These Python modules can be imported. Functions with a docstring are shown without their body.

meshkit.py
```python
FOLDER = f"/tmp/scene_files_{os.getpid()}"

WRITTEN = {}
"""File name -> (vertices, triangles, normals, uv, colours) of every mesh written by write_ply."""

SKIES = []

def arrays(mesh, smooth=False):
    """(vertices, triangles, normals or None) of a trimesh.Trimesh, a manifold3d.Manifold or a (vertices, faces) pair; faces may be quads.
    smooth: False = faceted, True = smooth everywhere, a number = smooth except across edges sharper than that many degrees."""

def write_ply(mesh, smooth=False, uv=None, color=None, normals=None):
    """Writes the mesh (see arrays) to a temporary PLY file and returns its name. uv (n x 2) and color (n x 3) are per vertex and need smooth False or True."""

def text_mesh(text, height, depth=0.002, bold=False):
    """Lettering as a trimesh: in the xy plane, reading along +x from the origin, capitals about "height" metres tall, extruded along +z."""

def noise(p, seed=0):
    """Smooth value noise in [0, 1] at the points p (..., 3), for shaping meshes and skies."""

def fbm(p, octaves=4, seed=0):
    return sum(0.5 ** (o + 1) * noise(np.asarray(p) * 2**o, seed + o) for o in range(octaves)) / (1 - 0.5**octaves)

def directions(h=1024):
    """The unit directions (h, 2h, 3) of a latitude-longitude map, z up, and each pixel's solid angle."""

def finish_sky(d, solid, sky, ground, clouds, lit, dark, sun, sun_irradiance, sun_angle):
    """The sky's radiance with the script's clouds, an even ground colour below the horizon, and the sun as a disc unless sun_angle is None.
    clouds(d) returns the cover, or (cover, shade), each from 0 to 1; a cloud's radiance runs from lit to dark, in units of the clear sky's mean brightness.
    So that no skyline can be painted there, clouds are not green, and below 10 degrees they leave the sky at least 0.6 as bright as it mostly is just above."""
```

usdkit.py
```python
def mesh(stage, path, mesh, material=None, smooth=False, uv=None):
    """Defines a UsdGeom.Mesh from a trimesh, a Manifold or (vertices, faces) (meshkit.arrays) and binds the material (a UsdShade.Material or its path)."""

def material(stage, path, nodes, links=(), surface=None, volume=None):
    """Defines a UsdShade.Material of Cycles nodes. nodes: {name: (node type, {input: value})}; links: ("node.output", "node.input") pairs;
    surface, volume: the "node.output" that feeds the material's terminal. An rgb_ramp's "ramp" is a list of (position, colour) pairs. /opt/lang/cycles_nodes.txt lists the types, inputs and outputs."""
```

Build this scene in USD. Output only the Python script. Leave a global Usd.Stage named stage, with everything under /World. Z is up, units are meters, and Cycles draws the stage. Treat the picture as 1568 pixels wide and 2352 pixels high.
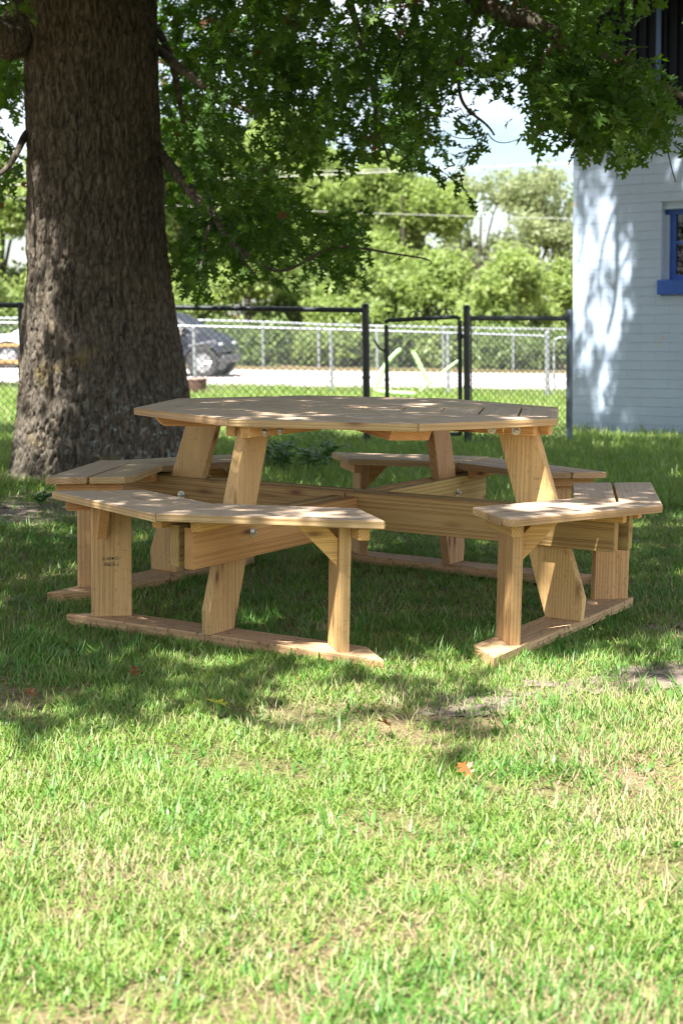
import math, numpy as np, trimesh, usdkit, meshkit
from pxr import Usd, UsdGeom, UsdLux, UsdShade, Gf, Sdf, Vt
from shapely.geometry import Polygon, Point, LineString
from shapely import contains_xy

stage = Usd.Stage.CreateInMemory()
UsdGeom.SetStageUpAxis(stage, "Z"); UsdGeom.SetStageMetersPerUnit(stage, 1.0)
UsdGeom.Xform.Define(stage, "/World"); UsdGeom.Scope.Define(stage, "/World/Looks")
R = np.random.default_rng(7)
nz = lambda v: np.asarray(v, float) / np.linalg.norm(v)

# ------------------------------------------------------------------ camera, sky, sun, exposure
EXPOSURE = 1.95
SUN_I, SKY_S = 1.25, 0.055
SUN_AZ, SUN_EL = (-0.55, -0.83), math.radians(61)
TILT = math.radians(1.8)                       # the lawn falls to the right
FPX, PW, PH = 3537.0, 1568.0, 2352.0
sun = np.array([*(np.array(nz(SUN_AZ)) * math.cos(SUN_EL)), math.sin(SUN_EL)])
CT, ST = math.cos(TILT), math.sin(TILT)
TB = np.array([[CT, 0, ST], [0, 1, 0], [-ST, 0, CT]])   # table frame -> world
yaw, pit, rol = 0.03, -0.13023, 0.01534
fw = np.array([math.sin(yaw) * math.cos(pit), math.cos(yaw) * math.cos(pit), math.sin(pit)])
rt = np.array([math.cos(yaw), -math.sin(yaw), 0]); up = np.cross(rt, fw)
rt, up = rt * math.cos(rol) + up * math.sin(rol), up * math.cos(rol) - rt * math.sin(rol)
EYE, FWD, RGT, UPV = (TB @ v for v in (np.array([-0.21814, -5.9171, 1.1296]), fw, rt, up))
cam = UsdGeom.Camera.Define(stage, "/World/camera")
cam.CreateHorizontalApertureAttr(24.0); cam.CreateVerticalApertureAttr(36.0)
cam.CreateFocalLengthAttr(FPX / PW * 24.0)
cam.CreateFStopAttr(4.8); cam.CreateFocusDistanceAttr(5.0)
cam.CreateExposureAttr(EXPOSURE); cam.CreateClippingRangeAttr(Gf.Vec2f(0.05, 2000))
cam.AddTransformOp().Set(Gf.Matrix4d(*RGT, 0, *UPV, 0, *(-FWD), 0, *EYE, 1))

dome = UsdLux.DomeLight.Define(stage, "/World/sky")
sky = usdkit.material(stage, "/World/Looks/sky", {
    "sky": ("sky_texture", {"sky_type": "single_scattering", "sun_disc": False, "sun_elevation": float(SUN_EL), "sun_rotation": float(math.atan2(sun[0], sun[1])), "altitude": 200.0}),
    "tc": ("texture_coordinate", {}),
    "map": ("mapping", {"scale": (1.0, 1.0, 2.6)}),
    "n": ("noise_texture", {"scale": 2.2, "detail": 7.0, "roughness": 0.58}),
    "r": ("rgb_ramp", {"ramp": [(0.40, (0, 0, 0)), (0.60, (1, 1, 1))]}),
    "m": ("mix_color", {"b": (8.0, 8.3, 8.8), "use_clamp": False}),
    "bg": ("background_shader", {"strength": SKY_S})},
    [("tc.generated", "map.vector"), ("map.vector", "n.vector"), ("n.fac", "r.fac"), ("r.color", "m.fac"), ("sky.color", "m.a"), ("m.result", "bg.color")], surface="bg.background")
UsdShade.MaterialBindingAPI.Apply(dome.GetPrim()).Bind(sky)
dome.GetPrim().SetCustomDataByKey("kind", "structure")
sl = UsdLux.DistantLight.Define(stage, "/World/sun")
sl.CreateIntensityAttr(SUN_I); sl.CreateAngleAttr(0.53); sl.CreateNormalizeAttr(True); sl.CreateColorAttr(Gf.Vec3f(1.0, 0.965, 0.90))
sx = nz(np.cross([0, 0, 1], sun)); sy = np.cross(sun, sx)
sl.AddTransformOp().Set(Gf.Matrix4d(*sx, 0, *sy, 0, *sun, 0, 0, 0, 0, 1))

# ------------------------------------------------------------------ helpers
def at(px, py, depth):
    """The point of the place seen at a spot of the 1568 x 2352 photograph, at a distance along the view axis."""
    return EYE + depth * (FWD + RGT * (px - PW / 2) / FPX - UPV * (py - PH / 2) / FPX)
def proj(P):
    q = np.asarray(P, float) - EYE; z = q @ FWD
    return np.stack([PW / 2 + FPX * (q @ RGT) / z, PH / 2 - FPX * (q @ UPV) / z, z], -1)
YP = [-400, 7.5, 20, 30, 36, 60, 400]; ZP = [0, 0, -0.28, -0.42, -0.38, -0.3, -0.3]
def gz(x, y):
    x = np.asarray(x, float); y = np.asarray(y, float)
    return -math.tan(TILT) * 16 * np.tanh(x / 16) + np.interp(y, YP, ZP) 
def bump(x, y):
    near = np.clip(1 - np.hypot(x, y) / 14, 0, 1)
    p = np.stack([x, y, 0 * x], -1)
    return near * (0.035 * (meshkit.fbm(p * 0.9, 3, 5) - 0.5) + 0.012 * (meshkit.fbm(p * 5, 2, 9) - 0.5)) - 0.006
def ground(px, py):
    lo, hi = 1.0, 120.0
    for _ in range(60):
        m = (lo + hi) / 2; P = at(px, py, m)
        lo, hi = (m, hi) if P[2] > gz(P[0], P[1]) else (lo, m)
    return at(px, py, lo)

used = {}
def numbered(path):
    n = used.get(path, 0); used[path] = n + 1
    return path if n == 0 else f"{path}_{n:03d}"
def pathof(parent): return "/World" if parent is None else str(parent.GetPath())
def tag(o, label=None, cat=None, group=None, kind=None):
    for k, v in (("label", label), ("category", cat), ("group", group), ("kind", kind)):
        if v: o.SetCustomDataByKey(k, v)
    return o
def thing(name, label, cat, loc=(0, 0, 0), rz=0.0, group=None, kind=None):
    x = UsdGeom.Xform.Define(stage, numbered("/World/" + name))
    x.AddTranslateOp().Set(Gf.Vec3d(*map(float, loc)))
    if rz: x.AddRotateZOp().Set(float(rz))
    return tag(x.GetPrim(), label, cat, group, kind)
def obj(name, mesh, mat, parent=None, smooth=False, grain=None, label=None):
    m = usdkit.mesh(stage, numbered(pathof(parent) + "/" + name), mesh, mat, smooth)
    if grain is not None:
        UsdGeom.PrimvarsAPI(m).CreatePrimvar("grain", Sdf.ValueTypeNames.Float3Array, "vertex").Set(Vt.Vec3fArray.FromNumpy(np.asarray(grain, np.float32)))
    if label: m.GetPrim().SetCustomDataByKey("label", label)
    return m.GetPrim()
def inst(name, protos, pos, quat, scale, idx, parent=None):
    """protos: list of (name, mesh, material). quat: (n,4) as w,x,y,z."""
    pi = UsdGeom.PointInstancer.Define(stage, numbered(pathof(parent) + "/" + name)); base = str(pi.GetPath())
    for n, m, mat in protos:
        p = usdkit.mesh(stage, numbered(base + "/" + n), m, mat)
        pi.CreatePrototypesRel().AddTarget(p.GetPath())
    pi.CreatePositionsAttr(Vt.Vec3fArray.FromNumpy(np.asarray(pos, np.float32)))
    q = np.asarray(quat, float); q /= np.linalg.norm(q, axis=1, keepdims=True)
    pi.CreateOrientationsAttr(Vt.QuathArray([Gf.Quath(float(a), float(b), float(c), float(d)) for a, b, c, d in q]))
    pi.CreateScalesAttr(Vt.Vec3fArray.FromNumpy(np.repeat(np.asarray(scale, np.float32)[:, None], 3, 1)))
    pi.CreateProtoIndicesAttr(Vt.IntArray.FromNumpy(np.asarray(idx, np.int32)))
    return pi.GetPrim()
def quat_z(a): return np.stack([np.cos(a / 2), 0 * a, 0 * a, np.sin(a / 2)], -1)
def qmul(a, b):
    w1, x1, y1, z1 = a.T; w2, x2, y2, z2 = b.T
    return np.stack([w1*w2-x1*x2-y1*y2-z1*z2, w1*x2+x1*w2+y1*z2-z1*y2, w1*y2-x1*z2+y1*w2+z1*x2, w1*z2+x1*y2-y1*x2+z1*w2], -1)
def qax(ax, a):
    ax = np.asarray(ax, float); ax = ax / np.linalg.norm(ax, axis=1, keepdims=True)
    return np.concatenate([np.cos(a / 2)[:, None], ax * np.sin(a / 2)[:, None]], 1)
def cat(ms):
    v, f, n = [], [], 0
    for m in ms:
        if isinstance(m, trimesh.Trimesh): m = (m.vertices, m.faces)
        v.append(np.asarray(m[0], float)); f.append(np.asarray(m[1], int) + n); n += len(m[0])
    return np.vstack(v), np.vstack(f)
def prism(poly, t, b=0.002):
    """A board: convex outline in (u, v), thickness t along w, with eased edges."""
    P = np.asarray(poly, float); n = len(P)
    if np.sum(P[:, 0] * np.roll(P[:, 1], -1) - P[:, 1] * np.roll(P[:, 0], -1)) < 0: P = P[::-1]
    d = np.roll(P, -1, 0) - P; d /= np.linalg.norm(d, axis=1, keepdims=True); dp = np.roll(d, 1, 0)
    nin = np.stack([-d[:, 1], d[:, 0]], 1); npv = np.stack([-dp[:, 1], dp[:, 0]], 1)
    inn = P + b * (nin + npv) / np.maximum(0.25, 1 + np.sum(nin * npv, 1))[:, None]
    rings = [np.c_[inn, np.zeros(n)], np.c_[P, np.full(n, b)], np.c_[P, np.full(n, t - b)], np.c_[inn, np.full(n, t)]]
    v = np.vstack(rings); f = []; k = np.arange(n); k2 = (k + 1) % n
    for r in range(3):
        a = r * n
        f += [np.c_[a + k, a + k2, a + n + k2], np.c_[a + k, a + n + k2, a + n + k]]
    j = np.arange(1, n - 1)
    f += [np.c_[0 * j, j + 1, j], np.c_[3 * n + 0 * j, 3 * n + j, 3 * n + j + 1]]
    return v, np.vstack(f)
def box(x0, x1, y0, y1, z0, z1, b=0.002):
    v, f = prism([(x0, y0), (x1, y0), (x1, y1), (x0, y1)], z1 - z0, min(b, (z1 - z0) / 3)); v[:, 2] += z0
    return v, f
def tube(pts, r, n=8, cap=True):
    P = np.asarray(pts, float); r = np.broadcast_to(np.asarray(r, float), (len(P),))
    T = np.gradient(P, axis=0); T /= np.linalg.norm(T, axis=1, keepdims=True)
    ref = np.array([0, 0, 1.0]) if abs(T[:, 2]).mean() < 0.9 else np.array([1.0, 0, 0])
    A = np.cross(T, ref); A /= np.maximum(np.linalg.norm(A, axis=1, keepdims=True), 1e-9); B = np.cross(T, A)
    a = np.arange(n) * 2 * math.pi / n
    v = (P[:, None] + r[:, None, None] * (np.cos(a)[None, :, None] * A[:, None] + np.sin(a)[None, :, None] * B[:, None])).reshape(-1, 3)
    m = len(P); i, j = np.meshgrid(np.arange(m - 1), np.arange(n), indexing="ij"); j2 = (j + 1) % n
    f = np.stack([np.stack([i*n+j, i*n+j2, (i+1)*n+j2], -1), np.stack([i*n+j, (i+1)*n+j2, (i+1)*n+j], -1)], 2).reshape(-1, 3)
    if cap:
        k = np.arange(1, n - 1); f = np.vstack([f, np.c_[0*k, k, k+1][:, ::-1], np.c_[0*k, k, k+1] + (m-1)*n])
    return v, f[:, ::-1]
def lathe(prof, n=20, axis="z"):
    P = np.asarray(prof, float)
    m = trimesh.creation.revolve(P, sections=n); v = np.array(m.vertices)
    if axis == "y": v = v[:, [0, 2, 1]] * [1, -1, 1]
    if axis == "x": v = v[:, [2, 1, 0]] * [1, 1, -1]
    return v, np.array(m.faces)
def smoothpath(pts, k):
    P = np.asarray(pts, float); t = np.arange(len(P)); s = np.linspace(0, len(P) - 1, k)
    from scipy.interpolate import CubicSpline
    return CubicSpline(t, P)(s)
def filletpoly(poly, r, q=4):
    return np.array(Polygon(poly).buffer(-r).buffer(r, quad_segs=q).exterior.coords)[:-1]

# ------------------------------------------------------------------ materials
def M(name, nodes, links, surface): return usdkit.material(stage, "/World/Looks/" + name, nodes, links, surface=surface)
def plain(name, color, rough=0.5, metal=0.0, spec=0.5, noise=0.0, scale=8.0, bumpd=0.0, coat=0.0):
    c = np.array(color)
    nodes = {"tc": ("texture_coordinate", {}), "n": ("noise_texture", {"scale": scale, "detail": 5.0}),
             "r": ("rgb_ramp", {"ramp": [(0.25, c * (1 - noise)), (0.75, np.minimum(c * (1 + noise), 1))]}),
             "p": ("principled_bsdf", {"roughness": rough, "metallic": metal, "specular_ior_level": spec, "coat_weight": coat})}
    links = [("tc.object", "n.vector"), ("n.fac", "r.fac"), ("r.color", "p.base_color")]
    if bumpd:
        nodes["b"] = ("bump", {"strength": 0.6, "distance": bumpd}); links += [("n.fac", "b.height"), ("b.normal", "p.normal")]
    return M(name, nodes, links, "p.BSDF")
def wood(name, light, dark, rough=0.72, grey=0.0, greycol=(0.42, 0.38, 0.34), dirt=0.0, ringk=0.55):
    L, D = np.array(light), np.array(dark)
    nodes = {
        "g": ("attribute", {"attribute": "grain"}),
        "oi": ("object_info", {}),
        "ml": ("mapping", {"scale": (0.045, 1.0, 1.0)}),
        "w": ("wave_texture", {"wave_type": "rings", "rings_direction": "x", "scale": 32.0, "distortion": 6.5, "detail": 2.5, "detail_scale": 0.35, "detail_roughness": 0.5}),
        "mf": ("mapping", {"scale": (9.0, 420.0, 420.0)}),
        "fib": ("noise_texture", {"scale": 1.0, "detail": 3.0}),
        "mb": ("mapping", {"scale": (2.2, 14.0, 14.0)}),
        "blo": ("noise_texture", {"scale": 1.0, "detail": 4.0}),
        "rr": ("rgb_ramp", {"ramp": [(0.0, L), (0.55, L * 0.93), (0.86, D), (1.0, L * 0.9)]}),
        "rm": ("mix_color", {"fac": ringk, "a": L}),
        "ff": ("mix_color", {"blend_type": "multiply", "fac": 0.45}),
        "fr": ("rgb_ramp", {"ramp": [(0.3, (0.62, 0.58, 0.52)), (0.62, (1.05, 1.04, 1.02))]}),
        "bl": ("mix_color", {"blend_type": "multiply", "fac": 0.5}),
        "br": ("rgb_ramp", {"ramp": [(0.3, (0.70, 0.64, 0.56)), (0.65, (1.1, 1.08, 1.04))]}),
        "mk": ("mapping", {"scale": (1.0, 3.2, 3.2)}),
        "k": ("voronoi_texture", {"scale": 5.0, "randomness": 1.0}),
        "ks": ("separate_color", {}),
        "kt": ("math", {"math_type": "less_than", "value2": 0.5}),
        "kr": ("rgb_ramp", {"ramp": [(0.0, (1, 1, 1)), (0.10, (0.95, 0.95, 0.95)), (0.20, (0.35, 0.35, 0.35)), (0.34, (0, 0, 0))]}),
        "km": ("math", {"math_type": "multiply"}),
        "kc": ("mix_color", {"b": (0.16, 0.062, 0.022)}),
        "hr": ("map_range", {"from_min": 0.0, "from_max": 1.0, "to_min": 0.80, "to_max": 1.16}),
        "hv": ("hsv", {}),
        "hh": ("map_range", {"from_min": 0.0, "from_max": 1.0, "to_min": 0.488, "to_max": 0.506}),
        "rnd2": ("math", {"math_type": "fraction"}), "rnd1": ("math", {"math_type": "multiply", "value2": 37.7}),
        "gr": ("mix_color", {"b": greycol}),
        "gm": ("map_range", {"from_min": 0.3, "from_max": 0.7, "to_min": grey * 0.75, "to_max": grey}),
        "ge": ("geometry", {}), "gz": ("separate_xyz", {}), "gu": ("map_range", {"from_min": 0.6, "from_max": 0.95, "to_min": 0.0, "to_max": 1.0, "clamp": True}), "gf": ("math", {"math_type": "multiply"}),
        "bp": ("bump", {"strength": 0.55, "distance": 0.0016}),
        "hs": ("math", {"math_type": "multiply_add", "value2": 0.6}),
        "p": ("principled_bsdf", {"roughness": rough, "specular_ior_level": 0.35})}
    links = [("g.vector", "ml.vector"), ("ml.vector", "w.vector"), ("g.vector", "mf.vector"), ("mf.vector", "fib.vector"), ("g.vector", "mb.vector"), ("mb.vector", "blo.vector"),
             ("w.fac", "rr.fac"), ("rr.color", "rm.b"), ("rm.result", "ff.a"), ("fib.fac", "fr.fac"), ("fr.color", "ff.b"), ("ff.result", "bl.a"), ("blo.fac", "br.fac"), ("br.color", "bl.b"),
             ("g.vector", "mk.vector"), ("mk.vector", "k.vector"), ("k.color", "ks.color"), ("ks.r", "kt.value1"), ("k.distance", "kr.fac"), ("kr.color", "km.value1"), ("kt.value", "km.value2"),
             ("km.value", "kc.fac"), ("bl.result", "kc.a"), ("oi.random", "hr.value"), ("hr.result", "hv.value"), ("oi.random", "rnd1.value1"), ("rnd1.value", "rnd2.value1"), ("rnd2.value", "hh.value"), ("hh.result", "hv.hue"),
             ("kc.result", "hv.color"), ("hv.color", "gr.a"), ("blo.fac", "gm.value"), ("gm.result", "gf.value1"), ("ge.normal", "gz.vector"), ("gz.z", "gu.value"), ("gu.result", "gf.value2"), ("gf.value", "gr.fac"),
             ("fib.fac", "hs.value1"), ("w.fac", "hs.value3"), ("hs.value", "bp.height"), ("bp.normal", "p.normal")]
    out = "gr.result"
    if dirt:
        nodes |= {"dn": ("noise_texture", {"scale": 55.0, "detail": 5.0, "roughness": 0.6}), "dr": ("rgb_ramp", {"ramp": [(0.58, (0, 0, 0)), (0.68, (dirt,) * 3)]}), "dm": ("mix_color", {"b": (0.06, 0.045, 0.03)})}
        links += [("g.vector", "dn.vector"), ("dn.fac", "dr.fac"), ("dr.color", "dm.fac"), (out, "dm.a")]; out = "dm.result"
    links.append((out, "p.base_color"))
    return M(name, nodes, links, "p.BSDF")
W_TOP = wood("wood_top", (0.50, 0.35, 0.175), (0.30, 0.165, 0.065), grey=0.72, greycol=(0.49, 0.385, 0.32), ringk=0.6)
W_EDGE = wood("wood_frame", (0.60, 0.35, 0.125), (0.30, 0.14, 0.04), grey=0.0)
W_GREEN = wood("wood_treated", (0.47, 0.335, 0.125), (0.25, 0.12, 0.035), ringk=0.75)
W_LEG = wood("wood_leg", (0.63, 0.40, 0.18), (0.33, 0.16, 0.055), grey=0.0, dirt=0.3)
W_RAIL = wood("wood_rail", (0.54, 0.35, 0.18), (0.28, 0.16, 0.07), grey=0.3, greycol=(0.40, 0.32, 0.23), dirt=0.85)
STEEL = plain("zinc_bolt", (0.62, 0.62, 0.58), 0.32, 1.0, noise=0.1)
INK = plain("stamp_ink", (0.035, 0.03, 0.025), 0.8)

def leafmat(name, cols, trans=0.35, rough=0.45, island=True):
    """Leaf: a ramp of colours picked per leaf, partly translucent."""
    src = ("geometry", {}) if island else ("object_info", {})
    s = "s.random_per_island" if island else "s.random"
    nodes = {"s": src, "o": ("object_info", {}), "a": ("math", {"math_type": "add"}), "fr": ("math", {"math_type": "fraction"}),
             "r": ("rgb_ramp", {"ramp": [(i / (len(cols) - 1), c) for i, c in enumerate(cols)]}),
             "t": ("hsv", {"saturation": 1.1, "value": 1.5}), "tr": ("translucent_bsdf", {}),
             "p": ("principled_bsdf", {"roughness": rough, "specular_ior_level": 0.4}), "mx": ("mix_closure", {"fac": trans})}
    links = [(s, "a.value1"), ("o.random", "a.value2"), ("a.value", "fr.value1"), ("fr.value", "r.fac"), ("r.color", "p.base_color"), ("r.color", "t.color"), ("t.color", "tr.color"), ("p.BSDF", "mx.closure1"), ("tr.BSDF", "mx.closure2")]
    return M(name, nodes, links, "mx.closure")
OAK_LEAF = leafmat("oak_leaf", [(0.036, 0.085, 0.010), (0.052, 0.115, 0.013), (0.066, 0.14, 0.016), (0.044, 0.10, 0.012), (0.10, 0.17, 0.022)], 0.45, 0.55)
OAK_DEAD = leafmat("oak_leaf_brown", [(0.10, 0.036, 0.016), (0.15, 0.06, 0.022), (0.07, 0.025, 0.014)], 0.2)
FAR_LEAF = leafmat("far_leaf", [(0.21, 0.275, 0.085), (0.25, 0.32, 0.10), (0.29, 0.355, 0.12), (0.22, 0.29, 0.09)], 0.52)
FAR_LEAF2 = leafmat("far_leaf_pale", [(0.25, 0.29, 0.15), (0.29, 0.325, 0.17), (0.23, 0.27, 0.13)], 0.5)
FAR_LEAF3 = leafmat("far_leaf_dark", [(0.14, 0.20, 0.06), (0.17, 0.235, 0.07), (0.19, 0.25, 0.08)], 0.45)
GRASS_A = leafmat("grass_green", [(0.10, 0.20, 0.03), (0.15, 0.25, 0.042), (0.20, 0.29, 0.062), (0.255, 0.305, 0.10), (0.125, 0.225, 0.038)], 0.3, 0.5)
GRASS_B = leafmat("grass_fresh", [(0.07, 0.18, 0.03), (0.10, 0.225, 0.04), (0.085, 0.20, 0.04)], 0.3, 0.42)
GRASS_D = leafmat("grass_dry", [(0.34, 0.26, 0.15), (0.27, 0.20, 0.11), (0.36, 0.32, 0.19), (0.26, 0.27, 0.12)], 0.15, 0.7)
WEED = leafmat("weed_leaf", [(0.04, 0.11, 0.018), (0.06, 0.15, 0.025), (0.05, 0.125, 0.02)], 0.3)

BARK = M("oak_bark", {
    "tc": ("texture_coordinate", {}), "m": ("mapping", {"scale": (1.0, 1.0, 0.34)}),
    "n": ("noise_texture", {"scale": 42.0, "detail": 6.0, "roughness": 0.6}),
    "v": ("voronoi_texture", {"feature": "distance_to_edge", "scale": 25.0}), "nw": ("noise_texture", {"scale": 9.0, "detail": 4.0}),
    "nb": ("noise_texture", {"scale": 2.2, "detail": 3.0}), "vd": ("vector_math", {"math_type": "multiply_add", "vector2": (0.035, 0.035, 0.035)}), 
    "r": ("rgb_ramp", {"ramp": [(0.25, (0.07, 0.059, 0.048)), (0.5, (0.135, 0.114, 0.092)), (0.72, (0.21, 0.182, 0.15))]}),
    "fr": ("rgb_ramp", {"ramp": [(0.0, (0.36, 0.33, 0.3)), (0.05, (0.6, 0.6, 0.6)), (0.16, (0.9, 0.9, 0.9)), (0.4, (1.1, 1.1, 1.1))]}),
    "mm": ("mix_color", {"blend_type": "multiply", "fac": 0.8}),
    "br": ("rgb_ramp", {"ramp": [(0.3, (0.72, 0.74, 0.68)), (0.7, (1.15, 1.1, 1.05))]}), "m2": ("mix_color", {"blend_type": "multiply", "fac": 0.7}),
    # lichens: crusts with a shape of their own, low on the trunk
    "ln": ("noise_texture", {"scale": 21.0, "detail": 5.0, "roughness": 0.55}), "lr": ("rgb_ramp", {"ramp": [(0.575, (0, 0, 0)), (0.63, (1, 1, 1))]}),
    "sx": ("separate_xyz", {}), "lz": ("map_range", {"from_min": 0.3, "from_max": 0.75, "to_min": 1.0, "to_max": 0.0, "clamp": True}),
    "lx": ("map_range", {"from_min": -0.25, "from_max": 0.1, "to_min": 0.0, "to_max": 1.0, "clamp": True}),
    "l1": ("math", {"math_type": "multiply"}), "l2": ("math", {"math_type": "multiply"}), "lm": ("mix_color", {"b": (0.25, 0.28, 0.27)}),
    "yn": ("noise_texture", {"scale": 5.0, "detail": 5.0}), "yr": ("rgb_ramp", {"ramp": [(0.58, (0, 0, 0)), (0.72, (0.4, 0.4, 0.4))]}),
    "yz": ("map_range", {"from_min": 0.8, "from_max": 1.6, "to_min": 1.0, "to_max": 0.0, "clamp": True}), "y1": ("math", {"math_type": "multiply"}), "ym": ("mix_color", {"b": (0.22, 0.165, 0.045)}),
    "h": ("math", {"math_type": "multiply_add", "value2": 0.7}), "bp": ("bump", {"strength": 1.0, "distance": 0.022}),
    "p": ("principled_bsdf", {"roughness": 0.92, "specular_ior_level": 0.2})},
    [("tc.object", "m.vector"), ("m.vector", "n.vector"), ("nw.color", "vd.vector1"), ("m.vector", "nw.vector"), ("m.vector", "vd.vector3"), ("vd.vector", "v.vector"), ("tc.object", "nb.vector"), ("n.fac", "r.fac"), ("v.distance", "fr.fac"), ("r.color", "mm.a"), ("fr.color", "mm.b"),
     ("nb.fac", "br.fac"), ("mm.result", "m2.a"), ("br.color", "m2.b"), ("tc.object", "ln.vector"), ("ln.fac", "lr.fac"), ("tc.object", "sx.vector"), ("sx.z", "lz.value"), ("sx.x", "lx.value"),
     ("lz.result", "l1.value1"), ("lx.result", "l1.value2"), ("l1.value", "l2.value1"), ("lr.color", "l2.value2"), ("tc.object", "yn.vector"), ("yn.fac", "yr.fac"), ("sx.z", "yz.value"), ("yr.color", "y1.value1"), ("yz.result", "y1.value2"),
     ("y1.value", "ym.fac"), ("m2.result", "ym.a"), ("l2.value", "lm.fac"), ("ym.result", "lm.a"), ("lm.result", "p.base_color"),
     ("n.fac", "h.value1"), ("v.distance", "h.value3"), ("h.value", "bp.height"), ("bp.normal", "p.normal")], "p.BSDF")
TWIG = plain("twig_bark", (0.07, 0.055, 0.042), 0.85, noise=0.3, scale=30)
SOIL = M("lawn_soil", {
    "g": ("geometry", {}), "n1": ("noise_texture", {"scale": 1.1, "detail": 6.0}), "n2": ("noise_texture", {"scale": 40.0, "detail": 4.0, "roughness": 0.7}),
    "r1": ("rgb_ramp", {"ramp": [(0.35, (0.13, 0.13, 0.05)), (0.55, (0.21, 0.16, 0.09)), (0.72, (0.27, 0.19, 0.12))]}),
    "r2": ("rgb_ramp", {"ramp": [(0.3, (0.45, 0.42, 0.4)), (0.7, (1.2, 1.2, 1.2))]}), "m": ("mix_color", {"blend_type": "multiply", "fac": 0.9}),
    "b": ("bump", {"strength": 0.8, "distance": 0.02}), "p": ("principled_bsdf", {"roughness": 0.95, "specular_ior_level": 0.15})},
    [("g.position", "n1.vector"), ("g.position", "n2.vector"), ("n1.fac", "r1.fac"), ("n2.fac", "r2.fac"), ("r1.color", "m.a"), ("r2.color", "m.b"), ("m.result", "p.base_color"), ("n2.fac", "b.height"), ("b.normal", "p.normal")], "p.BSDF")
SAND = plain("bare_dirt", (0.18, 0.145, 0.118), 0.95, spec=0.1, noise=0.35, scale=45, bumpd=0.015)
GRAVEL = plain("gravel_road", (0.46, 0.41, 0.385), 0.95, spec=0.1, noise=0.15, scale=3, bumpd=0.02)
BLACKPIPE = plain("black_vinyl_pipe", (0.016, 0.022, 0.022), 0.38, noise=0.2, scale=20)
BLACKWIRE = plain("black_vinyl_wire", (0.02, 0.03, 0.028), 0.42)
GALV = plain("galvanised_pipe", (0.36, 0.385, 0.41), 0.42, 0.55, noise=0.12, scale=12)
GALVW = plain("galvanised_wire", (0.16, 0.17, 0.18), 0.5, 0.4)
PAINT = M("wall_paint", {
    "g": ("geometry", {}), "oi": ("object_info", {}), "n": ("noise_texture", {"scale": 3.0, "detail": 6.0}), "n2": ("noise_texture", {"scale": 90.0, "detail": 3.0}),
    "r": ("rgb_ramp", {"ramp": [(0.3, (0.345, 0.425, 0.54)), (0.7, (0.375, 0.455, 0.575))]}), "hv": ("hsv", {}), "hr": ("map_range", {"to_min": 0.985, "to_max": 1.015}),
    "c": ("noise_texture", {"scale": 5.0, "detail": 2.0}), "cr": ("rgb_ramp", {"ramp": [(0.735, (0, 0, 0)), (0.75, (0.7, 0.7, 0.7))]}), "cm": ("mix_color", {"b": (0.50, 0.36, 0.22)}),
    "b": ("bump", {"strength": 0.5, "distance": 0.003}), "p": ("principled_bsdf", {"roughness": 0.6, "specular_ior_level": 0.35})},
    [("g.position", "n.vector"), ("g.position", "n2.vector"), ("g.position", "c.vector"), ("c.fac", "cr.fac"), ("cr.color", "cm.fac"), ("n.fac", "r.fac"), ("oi.random", "hr.value"), ("hr.result", "hv.value"), ("r.color", "hv.color"), ("hv.color", "cm.a"), ("cm.result", "p.base_color"), ("n2.fac", "b.height"), ("b.normal", "p.normal")], "p.BSDF")
NAVY = plain("navy_siding", (0.004, 0.007, 0.016), 0.55, spec=0.25, noise=0.15, scale=5)
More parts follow.
